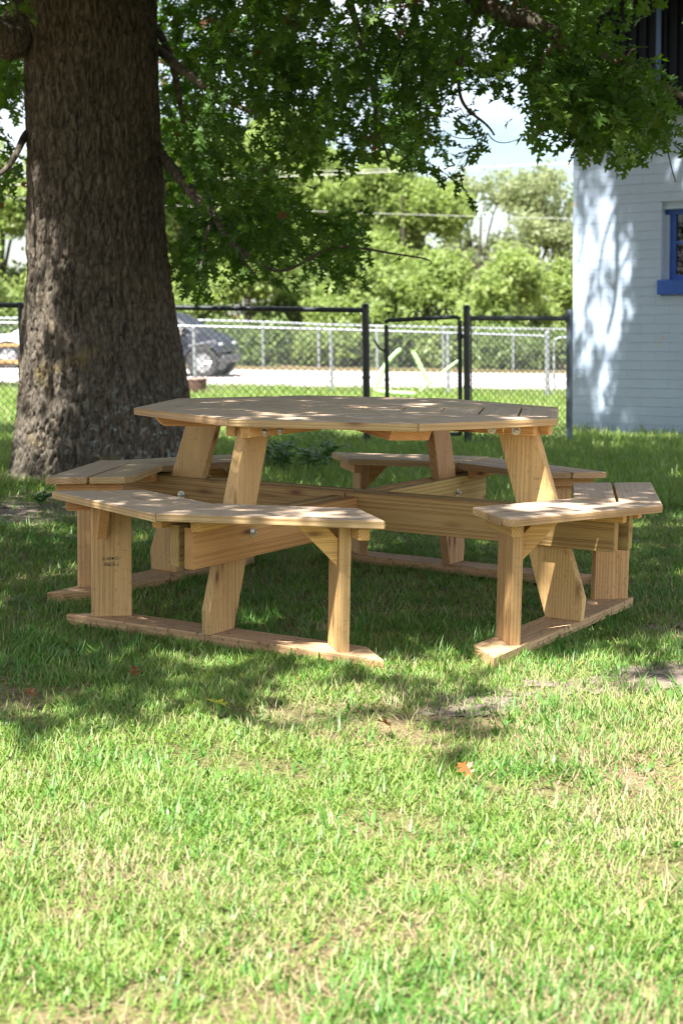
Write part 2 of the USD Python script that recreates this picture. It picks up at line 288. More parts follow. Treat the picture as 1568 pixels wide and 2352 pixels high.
BLUE = plain("blue_trim_paint", (0.02, 0.085, 0.36), 0.45, noise=0.15, scale=9)
GLASS = M("window_glass", {"f": ("fresnel", {"IOR": 1.5}), "t": ("transparent_bsdf", {"color": (0.6, 0.63, 0.6)}), "g": ("glossy_bsdf", {"roughness": 0.02, "color": (0.9, 0.9, 0.9)}), "m": ("mix_closure", {})},
          [("f.fac", "m.fac"), ("t.BSDF", "m.closure1"), ("g.BSDF", "m.closure2")], "m.closure")
CARGLASS = M("car_glass", {"f": ("fresnel", {"IOR": 1.5}), "t": ("transparent_bsdf", {"color": (0.30, 0.46, 0.40)}), "g": ("glossy_bsdf", {"roughness": 0.02}), "m": ("mix_closure", {})},
          [("f.fac", "m.fac"), ("t.BSDF", "m.closure1"), ("g.BSDF", "m.closure2")], "m.closure")
CURTAIN = plain("curtain_cloth", (0.10, 0.095, 0.07), 0.9, noise=0.3, scale=6)
LIME = plain("lime_paint", (0.45, 0.80, 0.30), 0.4)
RUBBER = plain("rubber", (0.03, 0.03, 0.031), 0.85, noise=0.2)
CHROME = plain("wheel_metal", (0.55, 0.56, 0.58), 0.3, 0.9)

# ------------------------------------------------------------------ the ground
def sheet(xs, ys, lift=0.0):
    X, Y = np.meshgrid(xs, ys, indexing="ij"); Z = gz(X, Y) + bump(X, Y) + lift
    v = np.stack([X, Y, Z], -1).reshape(-1, 3); a, b = X.shape
    i, j = np.meshgrid(np.arange(a - 1), np.arange(b - 1), indexing="ij"); k = (i * b + j).ravel()
    return v, np.vstack([np.c_[k, k + b, k + b + 1], np.c_[k, k + b + 1, k + 1]])
near = np.arange(-9, 9.01, 0.06)
xs = np.concatenate([[-400, -200, -100, -60, -40, -28, -20, -15, -12, -10], near, [10, 12, 15, 20, 28, 40, 60, 100, 200, 400]])
ys = np.concatenate([[-400, -100, -40, -20, -12, -9], np.arange(-7.5, 10.01, 0.06), [11, 12.5, 14, 16, 18, 20, 22, 24, 26, 28, 30, 32, 34, 36, 38, 42, 48, 56, 70, 100, 200, 420]])
tag(obj("ground", sheet(xs, ys), SOIL, smooth=True), "lawn soil sloping gently down to the right under the grass", "ground", kind="structure")

def gpoly(px): return np.array([ground(x, y) for x, y in px])
def patch(pts, lift, step=0.025):
    """A thin sheet over the lawn inside an outline, with a ragged rim."""
    p = Polygon(pts[:, :2]); x0, y0, x1, y1 = p.bounds; m = trimesh.creation.triangulate_polygon(p.buffer(0).segmentize(step), engine="earcut") if False else None
    xs_, ys_ = np.arange(x0, x1 + step, step), np.arange(y0, y1 + step, step)
    v, f = sheet(xs_, ys_, lift); c = v[f].mean(1)
    wob = 0.42 * (meshkit.fbm(np.c_[c[:, :2] * 6, 0 * c[:, 0]], 3, 2) - 0.5) + 0.16 * (meshkit.fbm(np.c_[c[:, :2] * 26, 0 * c[:, 0]], 2, 4) - 0.5)
    keep = contains_xy(p.buffer(0), c[:, 0] + wob, c[:, 1] + wob); f = f[keep]
    u, inv = np.unique(f, return_inverse=True)
    return v[u], inv.reshape(f.shape)
DIRT1 = gpoly([(905, 1638), (960, 1615), (1060, 1598), (1180, 1592), (1235, 1600), (1200, 1628), (1100, 1640), (1010, 1650), (930, 1660)])
DIRT2 = gpoly([(1110, 1588), (1240, 1560), (1360, 1545), (1480, 1522), (1600, 1505), (1700, 1490), (1700, 1560), (1568, 1572), (1480, 1580), (1360, 1588), (1240, 1598)])
DIRT3 = gpoly([(1430, 1445), (1500, 1432), (1650, 1420), (1650, 1450), (1520, 1452)])
DIRT4 = gpoly([(30, 1130), (90, 1120), (190, 1150), (230, 1180), (120, 1200), (20, 1215), (-60, 1190), (-60, 1150)])
for q, lab in ((DIRT1, "dark bare dirt patch in the shade before the table"), (DIRT2, "pale sandy dirt strip in the sun at the right"), (DIRT3, "small bare dirt patch beside the right bench"), (DIRT4, "bare earth at the foot of the oak trunk")):
    tag(obj("dirt_patch", patch(q, 0.004), SAND, smooth=True), lab, "dirt", kind="structure")
def strip(y0, y1, lift, n=60):
    xs_ = np.linspace(-60, 60, n); ys_ = np.linspace(y0, y1, 6)
    return sheet(xs_, ys_, lift)
ROADY = (23.3, 33.0)
tag(obj("gravel_road", strip(*ROADY, 0.02), GRAVEL), "pale gravel road crossing behind the fences", "road", kind="structure")

# ------------------------------------------------------------------ the octagonal picnic table
table = thing("octagonal_picnic_table", "octagonal wooden picnic table with four attached mitred benches beside the oak", "picnic table")
UsdGeom.Xformable(table).AddRotateYOp().Set(math.degrees(TILT))
TH = -0.56234; D45 = math.pi / 4
cang = lambda k: TH + D45 * (k - 4)
def board(name, poly, t, origin, eu, ev, mat, parent=table, b=0.0025, label=None, seed=None):
    """Outline in (u, v), thickness along eu x ev; the grain runs along u."""
    v, f = prism(poly, t, b); eu, ev = nz(eu), nz(ev); ew = np.cross(eu, ev)
    P = np.asarray(origin) + v[:, :1] * eu + v[:, 1:2] * ev + v[:, 2:] * ew
    if np.dot(np.cross(eu, ev), ew) < 0: f = f[:, ::-1]
    r = R.random(3)
    off = np.array([r[0] * 40, -0.07 + 0.14 * r[1] - np.mean(np.asarray(poly)[:, 1]), 0.02 + 0.07 * r[2]])
    return obj(name, (P, f), mat, parent, grain=v + off, label=label)
Z_TOP, T_TOP, Z_SEAT, T_SEAT = 0.76, 0.0265, 0.4785, 0.0265
t225 = math.tan(math.pi / 8)
for k in range(8):                                  # eight sectors of five boards, mitred on the seams
    mid = cang(k) + D45 / 2; er = np.array([math.cos(mid), math.sin(mid), 0]); et = np.array([-er[1], er[0], 0])
    for j in range(6):
        a1 = 0.7788 - 0.1472 * j; a0 = max(a1 - 0.140, 0.004) + R.normal(0, 0.0006)
        if a1 < 0.02: continue
        g = 0.0012 + 0.0008 * R.random()
        h1, h0 = a1 * t225 - g, max(a0 * t225 - g, 0.0004)
        poly = [(-h1, -a1), (h1, -a1), (h0, -a0), (-h0, -a0)]      # u along the side, v = -radius
        board("top_plank", poly, T_TOP, (0, 0, Z_TOP + R.normal(0, 0.0006)), et * -1, -er, W_TOP, b=0.0026)
for k in (1, 3, 5, 7):                              # flat supports under the seams between the legs
    a = cang(k); er = np.array([math.cos(a), math.sin(a), 0]); et = np.array([-er[1], er[0], 0])
    v, f = prism([(0.16, -0.07), (0.768, -0.07), (0.768, 0.07), (0.16, 0.07)], 0.037, 0.002)
    low = v[:, 2] < 0.01; end = v[:, 0] > 0.7; v[low & end, 0] -= 0.03
    P = v[:, :1] * er + v[:, 1:2] * et + np.array([0, 0, Z_TOP - T_TOP - 0.0375]) + v[:, 2:] * np.array([0, 0, 1.0])
    obj("top_support", (P, f), W_EDGE, table, grain=v + [R.random() * 30, 0.01, 0.05])
BOLT = cat([lathe([(0, 0), (0.0175, 0), (0.0175, 0.002), (0, 0.002)], 18), lathe([(0, 0.002), (0.0102, 0.002), (0.0102, 0.008), (0.0088, 0.0095), (0, 0.0095)], 6), lathe([(0, 0.009), (0.0055, 0.009), (0.0055, 0.017), (0, 0.018)], 10)])
def bolt(pos, nrm):
    n = nz(nrm); x = nz(np.cross(n, [0.1, 0.2, 1])); y = np.cross(n, x); v, f = BOLT
    obj("bolt", (np.asarray(pos) + v[:, :1] * x + v[:, 1:2] * y + v[:, 2:] * n, f), STEEL, table)
for k in (2, 4, 6, 8):
    a = cang(k); er = np.array([math.cos(a), math.sin(a), 0]); et = np.array([-er[1], er[0], 0]); ez = np.array([0, 0, 1.0])
    # leg between the twin supports and the twin beams
    board("leg", [(0.0382, -0.825), (0.7332, -0.607), (0.7332, -0.757), (0.12, -0.968), (0.0382, -0.962)], 0.0375, et * 0.01875, ez, -er, W_LEG)
    for s in (-1, 1):
        o = et * (0.0195 if s > 0 else -0.057)
        board("leg_support", [(0.10, 0), (0.775 if s < 0 else 0.80, 0), (0.775 if s < 0 else 0.80, 0.0375), (0.10, 0.0375)], 0.0375, o - et * 0 + ez * (Z_TOP - T_TOP - 0.0376) + et * 0.0375, er, ez, W_EDGE)
        r1 = 1.105 + 0.012 * s
        r0 = 0.002 if k in (4, 8) else 0.0585
        z0 = (0.303 if k in (4, 8) else 0.286) + (0.0 if s > 0 else 0.001)
        board("beam", [(r0, 0), (r1 - 0.005, 0), (r1, 0.008), (r1, 0.137), (r0, 0.137)], 0.0375, o + ez * z0 + et * 0.0375, er, ez, W_GREEN if k in (4, 8) or s < 0 else W_EDGE)
        for rr in (0.612, 0.708): bolt(er * rr + et * s * 0.0572 + ez * 0.7125, et * s)
        for rr, zz in ((0.775, 0.37),) if s > 0 else ((0.80, 0.36),): bolt(er * rr + et * s * 0.0572 + ez * zz, et * s)
    # base rail across the arm, cut along the walk-through gaps
    cut = []
    for s in (-1, 1):
        b2 = a + s * D45; n = np.array([-math.sin(b2), math.cos(b2)]) * -s    # towards this arm
        for rr in (0.814, 0.954):
            # point er*rr + et*u with n.(p) = 0.195
            u = ({(2, -1): 0.236, (4, 1): 0.285, (4, -1): 0.16}.get((k, s), 0.195) - rr * (er[:2] @ n)) / (et[:2] @ n); cut.append((u, rr, s))
    (ul0, _, _), (ul1, _, _), (ur0, _, _), (ur1, _, _) = cut
    board("base_rail", [(ul0, -0.814), (ul1, -0.954), (ur1, -0.954), (ur0, -0.814)], 0.038, (0, 0, 0.0), -et * -1, -er, W_RAIL)
    for s in (-1, 1):                                # the two halves of the bench
        b2 = a + s * D45; ek = np.array([math.cos(b2), math.sin(b2), 0]); n = np.array([-math.sin(b2), math.cos(b2), 0]) * -s
        Ro = 1.24299; A0 = er * Ro; B0 = ek * Ro; eu = nz(B0 - A0); ein = -nz((A0 + B0) / 2)
        wtot = 0.305; pw = 0.1475
        for j, (v0, v1) in enumerate(((0, pw), (wtot - pw, wtot))):
            gp = 0.0022 if s > 0 else 0.001
            m0, m1 = v0 * t225 + gp, v1 * t225 + gp; e0, e1 = 0.7353 - v0 * t225, 0.7353 - v1 * t225
            c0, c1 = {(4, -1): (0.03, 0.004), (6, 1): (0.03, 0.004), (8, 1): (0.012, 0.022), (6, -1): (0.012, 0.02)}.get((k, s), (0.005, 0.004))
            if j == 0: poly = [(m0, v0), (e0 - c0 * 1.2, v0), (e0 - c0 * 0.41, v0 + c0), (e1, v1), (m1, v1)]
            else: poly = [(m0, v0), (e0, v0), (e1 + c1 * 0.41, v1 - c1), (e1 - c1, v1), (m1, v1)]
            dz = 0.0016 * s + R.normal(0, 0.0006)
            board("seat_plank", poly, T_SEAT, A0 + np.array([0, 0, Z_SEAT - (T_SEAT if s > 0 else 0) + dz]), eu, ein, W_TOP, b=0.003)
        zb = Z_SEAT - T_SEAT - 0.0005
        # post, cleat and knee brace at the bench end; n points from the gap into the bench
        board("post", [(0.0382, 0.888), (zb, 0.888), (zb, 1.028), (0.0382, 1.028)], 0.038, n * (0.312 if s > 0 else 0.274), ez, ek, W_LEG)
        board("seat_cleat", [(0.86, 0), (1.118, 0), (1.118, 0.038), (0.86, 0.038)], 0.037, n * (0.2735 if s < 0 else 0.2365) * 1.0 + ez * (zb - 0.038), ek, ez, W_EDGE) if False else \
            board("seat_cleat", [(0.86, 0.2365), (1.112, 0.2365), (1.112, 0.2735), (0.86, 0.2735)], 0.038, ez * (zb - (0.038 if s < 0 else 0)), ek, n, W_EDGE)
        board("knee_brace", [(0.3125, -0.135), (0.3125, -0.045), (0.357, 0), (0.447, 0)], 0.037, ek * (1.012 if s > 0 else 0.975) + ez * zb, n, ez, W_EDGE)
    for s in (-1, 1):                                # cleats under the mitre, one each side of the beams
        o = et * (0.0585 if s > 0 else -0.0955)
        board("seat_cleat", [(0.90, 0), (1.135, 0), (1.135, 0.037), (0.90, 0.037)], 0.037, o + ez * (Z_SEAT - T_SEAT - 0.0005), er, et, W_EDGE) if False else \
            board("seat_cleat", [(0.90, 0), (1.135, 0), (1.135, 0.037), (0.90, 0.037)], 0.037, o + ez * (Z_SEAT - T_SEAT - 0.0375), er, et, W_EDGE)
# the mill stamp, upside down on the left front post
b2 = cang(2) - D45; ek = np.array([math.cos(b2), math.sin(b2), 0]); n = np.array([-math.sin(b2), math.cos(b2), 0])
def stamp(text, height, u0, z, squeeze):
    m = meshkit.text_mesh(text, height, 0.0004); v = np.array(m.vertices)
    x, y = v[:, 0] * squeeze, v[:, 1]
    # rotated half a turn: text runs to the left and downwards
    return np.asarray(n * 0.3123) + (ek * (u0 + x)[:, None]) + np.array([0, 0, 1.0]) * (z - y)[:, None] + n * v[:, 2:], np.array(m.faces)
ink = [stamp("TP  NO.2PRIME", 0.012, 0.934, 0.232, 0.42), stamp("658", 0.012, 0.934, 0.253, 0.46), stamp("KDHT SYP", 0.012, 0.961, 0.253, 0.40)]
hv = trimesh.creation.icosphere(1, 1.0); ink.append((n * 0.3124 + ek * (0.9555 + 0.0045 * hv.vertices[:, :1]) + np.array([0, 0, 1.0]) * (0.247 + 0.0045 * hv.vertices[:, 1:2]) + n * 0.0004 * hv.vertices[:, 2:], np.array(hv.faces)))
obj("mill_stamp", cat(ink), INK, table, label="upside-down lumber stamp reading TP NO.2PRIME and 658 KDHT SYP")

# ------------------------------------------------------------------ the painted brick building
PL, PR = ground(1314, 992), ground(1568, 1004)
wu = nz(np.array([PR[0] - PL[0], PR[1] - PL[1], 0])); wn = np.array([wu[1], -wu[0], 0])   # out of the wall, towards the camera
WZ0 = PL[2] - 0.35
def wpt(px, py):                                  # where a picture ray meets the wall: (along, height above WZ0)
    d = at(px, py, 1.0) - EYE; k = ((PL - EYE) @ wn) / (d @ wn); P = EYE + d * k
    return (P - PL) @ wu, P[2] - WZ0
bld = thing("brick_building", "pale blue painted brick building with navy metal siding above", "building", (PL[0], PL[1], WZ0), math.degrees(math.atan2(wu[1], wu[0])))
# local axes: x along the wall, -y out of it, z up
WH = wpt(1450, 268)[1]; WL, WD = 5.0, 6.0
ox0, oz1 = wpt(1519, 480); oz0 = wpt(1519, 642)[1]; ox1 = ox0 + 0.95
def wbox(x0, x1, y0, y1, z0, z1, b=0.002): return box(x0, x1, y0, y1, z0, z1, b)
core = [wbox(0.012, ox0, 0.03, 0.24, 0, WH), wbox(ox1, WL, 0.03, 0.24, 0, WH), wbox(ox0, ox1, 0.03, 0.24, 0, oz0 - 0.1), wbox(ox0, ox1, 0.03, 0.24, oz1, WH), wbox(0.012, 0.2, 0.24, WD, 0, WH), wbox(0.2, WL, WD - 0.2, WD, 0, WH), wbox(WL - 0.2, WL, 0.24, WD - 0.2, 0, WH)]
obj("wall", cat(core), PAINT, bld)
CH, BL, J = 0.0885, 0.29, 0.002
nb = 0
for r in range(int(WH / CH)):
    z0, z1 = r * CH + J, min((r + 1) * CH, WH)
    x = -BL / 2 * (r % 2)
    while x < 2.6:
        xa, xb = max(x + 0.0005, 0.0), min(x + BL - 0.0005, 2.6); x += BL
        if xb - xa < 0.02: continue
        segs = [(xa, xb)]
        if z1 > oz0 - 0.1 and z0 < oz1:
            segs = [(a_, min(b_, ox0)) for a_, b_ in segs if a_ < ox0 - 0.02] + [(max(a_, ox1), b_) for a_, b_ in segs if b_ > ox1 + 0.02]
        for a_, b_ in segs:
            z0c, z1c = z0, z1
            if r * CH + WZ0 < PL[2] - 0.12: continue
            obj("brick", box(a_, b_, 0.0 + R.normal(0, 0.0003), 0.034, z0c, z1c, 0.0015), PAINT, bld); nb += 1
rest = [box(2.602, WL, 0.0, 0.034, 0, WH)]
obj("wall", cat(rest), PAINT, bld)
# navy siding above, overhanging a little, with standing ribs
SZ1 = WH + 1.12
sd = obj("siding", cat([box(-0.06, WL, -0.10, 0.2, WH + 0.002, SZ1), box(-0.06, -0.058 + 0.25, 0.2, WD, WH + 0.002, SZ1)]), NAVY, bld)
obj("roof", box(-0.3, WL + 0.1, -0.85, WD + 0.2, SZ1 + 0.002, SZ1 + 0.16), NAVY, bld)
for i in range(24):
    x = -0.04 + i * 0.102
    obj("siding_rib", box(x, x + 0.028, -0.122, -0.101, WH + 0.002, SZ1 - 0.003, 0.006), NAVY, sd)
ln = obj("trim_strip", box(wpt(1519, 200)[0], wpt(1519, 200)[0] + 0.045, -0.142, -0.1235, WH + 0.01, SZ1 - 0.003, 0.004), plain("pale_blue_trim", (0.09, 0.15, 0.34), 0.4), bld)
# window
win = obj("window", cat([box(ox0 + 0.045, ox0 + 0.105, 0.10, 0.15, oz0, oz1 - 0.05), box(ox1 - 0.06, ox1, 0.10, 0.15, oz0, oz1 - 0.05), box(ox0 + 0.0, ox1, 0.09, 0.16, oz1 - 0.05, oz1 - 0.001), box(ox0 + 0.105, ox1 - 0.06, 0.10, 0.15, oz0, oz0 + 0.045)]), BLUE, bld)
zm = wpt(1540, 557)[1]
obj("glazing_bar", box(ox0 + 0.105, ox1 - 0.06, 0.105, 0.145, zm - 0.012, zm + 0.012), BLUE, win)
obj("pane", box(ox0 + 0.105, ox1 - 0.06, 0.122, 0.128, oz0 + 0.045, zm - 0.0125, 0.0005), GLASS, win)
obj("pane", box(ox0 + 0.105, ox1 - 0.06, 0.122, 0.128, zm + 0.0125, oz1 - 0.05, 0.0005), GLASS, win)
obj("reveal", box(ox0 + 0.001, ox0 + 0.045, 0.06, 0.16, oz0, oz1 - 0.051), PAINT, bld)
obj("window_sill", box(ox0 - 0.02, ox1 + 0.03, -0.045, 0.16, oz0 - 0.14, oz0 - 0.002, 0.006), BLUE, bld)
xx = np.linspace(ox0, ox1, 60); cy = 0.26 + 0.02 * np.sin(xx * 90)
cv = np.vstack([np.c_[xx, cy, np.full(60, oz0)], np.c_[xx, cy, np.full(60, oz1)]]); kk = np.arange(59)
obj("curtain", (cv, np.vstack([np.c_[kk, kk + 1, kk + 61], np.c_[kk, kk + 61, kk + 60]])), CURTAIN, win, smooth=True)

# ------------------------------------------------------------------ fences
def base(px, py, depth):
    P = at(px, py, depth); P[2] = gz(P[0], P[1]); return P
def chain(A, B, h0, h1, pitch, r, phase=0.0):
    """Chain-link fabric between ground points A and B: zigzag wires from h0 to h1."""
    A, B = np.asarray(A, float), np.asarray(B, float); L = np.linalg.norm((B - A)[:2]); e = (B - A) / L
    n = int(L / (pitch / 2) / 1) ; out = []; hs = pitch / 2 * 1.0
    m = max(2, int((h1 - h0) / hs)); zz = h0 + np.arange(m + 1) * (h1 - h0) / m
    nrm = nz(np.cross(e, [0, 0, 1]))
    for i in range(int(L / pitch)):
        side = np.where(np.arange(m + 1) % 2 == 0, 0.0, 1.0)
        x = (i + side) * pitch * 0.5 * 2 * 0.5 + i * pitch * 0.5
        x = np.clip(x, 0, L)
        P = A + e * x[:, None] + np.array([0, 0, 1]) * zz[:, None] + nrm * (0.004 * np.where(np.arange(m + 1) % 2 == 0, 1, -1))[:, None]
        out.append(tube(P, r, 3, False))
        x2 = np.clip((i + 1) * pitch - (side * 0.5) * pitch, 0, L)
        P2 = A + e * x2[:, None] + np.array([0, 0, 1]) * zz[:, None] - nrm * (0.004 * np.where(np.arange(m + 1) % 2 == 0, 1, -1))[:, None]
        out.append(tube(P2, r, 3, False))
    return cat(out)
def chain2(A, B, h0, h1, pitch, r, jit=0.0):
    A, B = np.asarray(A, float), np.asarray(B, float); L = np.linalg.norm((B - A)[:2]); e = (B - A) / L
    step = pitch / 2; m = max(2, int((h1 - h0) / step)); zz = h0 + np.arange(m + 1) * (h1 - h0) / m
    nrm = nz(np.cross(e, [0, 0, 1])); odd = np.arange(m + 1) % 2; out = []
    for i in range(int(L / step)):
        s = np.where((odd + i) % 2 == 0, 0.06, 0.94)
        x = np.clip((i + s) * step, 0, L)
        dy = 0.0035 * np.where((odd + i) % 2 == 0, 1, -1)
        wav = jit * np.sin(i * 0.31) * np.sin(zz * 4)
        out.append(tube(A + e * x[:, None] + np.array([0, 0, 1]) * zz[:, None] + nrm * (dy + wav)[:, None], r, 3, False))
    return cat(out)
def pipe(P, Q, r, n=10): return tube(np.linspace(P, Q, 4), r, n)
def capped(P, h, r, n=14):
    m = lathe([(0, 0), (r, 0), (r, h), (r * 1.12, h + 0.001), (r * 1.12, h + 0.02), (r * 0.8, h + 0.04), (0, h + 0.048)], n)
    return m[0] + np.asarray(P), m[1]
def ring(P, z, r, hh=0.022):
    m = lathe([(r, -hh / 2), (r + 0.006, -hh / 2), (r + 0.006, hh / 2), (r, hh / 2)], 14); return m[0] + np.asarray(P) + [0, 0, z], m[1]
FD = 13.2
pA, pB, pC = base(843, 1017, FD), base(1073, 1017, FD), base(1307, 1000, FD + 0.55)
gLp, gRp = base(890, 1017, FD + 0.0), base(1057, 1017, FD + 0.05)
pL = base(-700, 1017, FD - 0.3)
hA = at(843, 712, FD)[2] - pA[2]; zR = lambda px, py, d, P: at(px, py, d)[2] - P[2]
bf = thing("black_chain_link_fence", "black vinyl chain-link fence panel behind the oak trunk, left of the gate", "fence", pA)
def loc(P): return np.asarray(P, float) - pA
obj("post", capped(loc(pA) + [0, 0, -0.02], zR(843, 703, FD, pA), 0.031), BLACKPIPE, bf, 40)
midp = base(60, 1017, FD - 0.15)
obj("post", capped(loc(midp), hA - 0.02, 0.024), BLACKPIPE, bf, 40)
obj("top_rail", pipe(loc(pL) + [0, 0, hA + 0.0], loc(pA) + [0, 0, hA], 0.0215, 12), BLACKPIPE, bf, 40)
tag(obj("chain_link_mesh", chain2(loc(pL), loc(pA), 0.02, hA + 0.03, 0.062, 0.0031, 0.006), BLACKWIRE, bf), kind="stuff")
for z in (hA - 0.01, hA - 0.2, hA * 0.5, 0.22): obj("tension_band", ring(loc(pA), z, 0.031), BLACKPIPE, bf)
for i in range(18):
    q = loc(pA) + (loc(pL) - loc(pA)) * (0.02 + i * 0.042); m = tube(np.array([q + [0, 0, hA] + 0.025 * np.array([0, math.cos(t), math.sin(t)]) for t in np.linspace(0, 6.0, 9)]), 0.003, 4); obj("wire_tie", m, BLACKWIRE, bf)
gt = thing("black_chain_link_gate", "narrow black chain-link gate standing between two capped posts", "gate", gLp)
def loc(P): return np.asarray(P, float) - gLp
zl, zr = zR(890, 735, FD, gLp), zR(1057, 727, FD + 0.05, gRp)
fr = smoothpath([loc(gLp) + [0, 0, 0.08], loc(gLp) + [0, 0, zl * 0.5], loc(gLp) + [0, 0, zl - 0.04]], 8)
obj("gate_stile", tube(fr, 0.019, 10), BLACKPIPE, gt, 40)
obj("gate_stile", tube(np.linspace(loc(gRp) + [0, 0, 0.08], loc(gRp) + [0, 0, zr - 0.03], 6), 0.019, 10), BLACKPIPE, gt, 40)
obj("gate_rail", tube(np.array([loc(gLp) + [-0.012, 0, zl - 0.02], loc(gLp) + [0.02, 0, zl], loc(gRp) + [-0.03, 0, zr], loc(gRp) + [0.005, 0, zr - 0.02]]), 0.019, 10), BLACKPIPE, gt, 40)
obj("gate_rail", pipe(loc(gLp) + [0, 0, 0.09], loc(gRp) + [0, 0, 0.09], 0.017), BLACKPIPE, gt, 40)
tag(obj("chain_link_mesh", chain2(loc(gLp), loc(gRp), 0.09, min(zl, zr) - 0.01, 0.062, 0.0031), BLACKWIRE, gt), kind="stuff")
lz_ = zR(890, 808, FD, gLp)
obj("latch", cat([ring(loc(gLp), lz_, 0.019, 0.07), tube(np.array([loc(gLp) + [-0.02, -0.02, lz_ + 0.01], loc(gLp) + [-0.07, -0.03, lz_ + 0.04], loc(gLp) + [-0.105, -0.03, lz_ + 0.11]]), 0.009, 6)]), BLACKPIPE, gt, 40)
for z in (zl - 0.12, 0.3, 0.55): obj("tension_band", ring(loc(gLp), z, 0.019, 0.018), BLACKPIPE, gt)
for z in (zr - 0.16, 0.3): obj("hinge", cat([ring(loc(gRp), z, 0.019, 0.05), pipe(loc(gRp) + [0, 0, z], loc(pB) + [0, 0, z], 0.012)]), BLACKPIPE, gt)
arc = []
for i in range(3):                                   # bent fabric ends standing above the gate rail
    for q in range(2):
        x0 = 0.22 + 0.13 * i + 0.045 * q; h = (0.05, 0.075, 0.055)[i]
        P = loc(gLp) + (loc(gRp) - loc(gLp)) * x0 / np.linalg.norm(loc(gRp) - loc(gLp)); zb_ = zl + (zr - zl) * x0 / 0.62 + 0.012
        arc.append(tube(smoothpath([P + [-0.03, 0, zb_], P + [0.0, 0, zb_ + h], P + [0.03, 0, zb_ + h * 0.9], P + [0.05, 0, zb_]], 8), 0.006, 5))
obj("wire_scroll", cat(arc), BLACKPIPE, gt)
rf = thing("black_chain_link_fence", "short black chain-link fence panel between the gate and the blue wall", "fence", pB)
def loc(P): return np.asarray(P, float) - pB
hB, hC = zR(1073, 735, FD, pB), zR(1300, 731, FD + 0.55, pC)
obj("post", capped(loc(pB), zR(1073, 712, FD, pB), 0.029), BLACKPIPE, rf, 40)
obj("post", capped(loc(pC), zR(1303, 722, FD + 0.55, pC), 0.029), plain("grey_blue_post_paint", (0.10, 0.13, 0.16), 0.5), rf, 40)
obj("top_rail", pipe(loc(pB) + [0, 0, zR(1085, 730, FD, pB)], loc(pC) + [0, 0, hC], 0.02, 12), BLACKPIPE, rf, 40)
obj("tension_bar", pipe(loc(pB) + nz(loc(pC)) * 0.045 + [0, 0, 0.05], loc(pB) + nz(loc(pC)) * 0.045 + [0, 0, hB], 0.006, 6), BLACKPIPE, rf)
tag(obj("chain_link_mesh", chain2(loc(pB), loc(pC), 0.03, hC + 0.02, 0.062, 0.0031), BLACKWIRE, rf), kind="stuff")
for z in (hB - 0.03, hB - 0.14, 0.5, 0.25): obj("tension_band", ring(loc(pB), z, 0.029), BLACKPIPE, rf)
def silver(name, label, depth, posts, toppx, rr, pr, pitch, wr, ext):
    P0 = base(posts[0], 900, depth); f = thing(name, label, "fence", P0)
    lo_ = lambda P: np.asarray(P, float) - P0
    tops = [at(px, np.interp(px, *toppx), depth) for px in [ext[0], *posts, ext[1]]]
    bs = [base(px, 900, depth) for px in [ext[0], *posts, ext[1]]]
    for q, b_ in list(zip(tops, bs))[1:-1]:
        obj("post", capped(lo_(b_), q[2] - b_[2] - 0.03, pr, 10), GALV, f, 40)
    for i in range(len(tops) - 1): obj("top_rail", pipe(lo_(tops[i]), lo_(tops[i + 1]), rr, 8), GALV, f, 40)
    ch = []
    for i in range(len(tops) - 1): ch.append(chain2(lo_(bs[i]), lo_(bs[i + 1]) , 0.03, min(tops[i][2] - bs[i][2], tops[i + 1][2] - bs[i + 1][2]) + 0.02, pitch, wr))
    tag(obj("chain_link_mesh", cat(ch), GALVW, f), kind="stuff")
    return f
silver("silver_chain_link_fence", "nearer galvanised chain-link fence beyond the black gate", 26.3, [140, 449, 762, 1029], ([-600, 413, 832, 1256], [730, 748, 758, 772]), 0.021, 0.03, 0.085, 0.0028, (-400, 1256))
Pt = base(1256.5, 900, 26.3); tp = thing("silver_gate_post", "galvanised terminal post with cap where the nearer fence ends", "fence post", Pt)
obj("pipe", capped((0, 0, 0), at(1256, 766, 26.3)[2] - Pt[2], 0.04, 12), GALV, tp, 40)
for z in (0.25, 0.7, 1.0): obj("tension_band", ring((0, 0, 0), z, 0.04, 0.03), GALV, tp)
Pg = base(1272, 900, 26.3); sg = thing("silver_gate", "galvanised pipe gate with rounded corner beside the blue wall", "gate", Pg)
gh = at(1272, 775, 26.3)[2] - Pg[2]
obj("gate_frame", tube(smoothpath([(0, 0, 0.06), (0, 0, gh * 0.5), (0, 0, gh - 0.12), (0.04, 0, gh - 0.02), (0.16, 0, gh), (0.6, 0, gh), (1.0, 0, gh)], 30), 0.022, 8), GALV, sg, 40)
tag(obj("chain_link_mesh", chain2((0, 0, 0), (1.0, 0, -0.01), 0.06, gh - 0.03, 0.085, 0.0028), GALVW, sg), kind="stuff")
silver("silver_chain_link_fence", "farther galvanised chain-link fence beyond the gravel road", 40.5, [60, 330, 606, 733, 867, 1018, 1178], ([-600, 465, 767, 1294], [728, 732, 746, 757]), 0.022, 0.032, 0.12, 0.004, (-400, 1420))

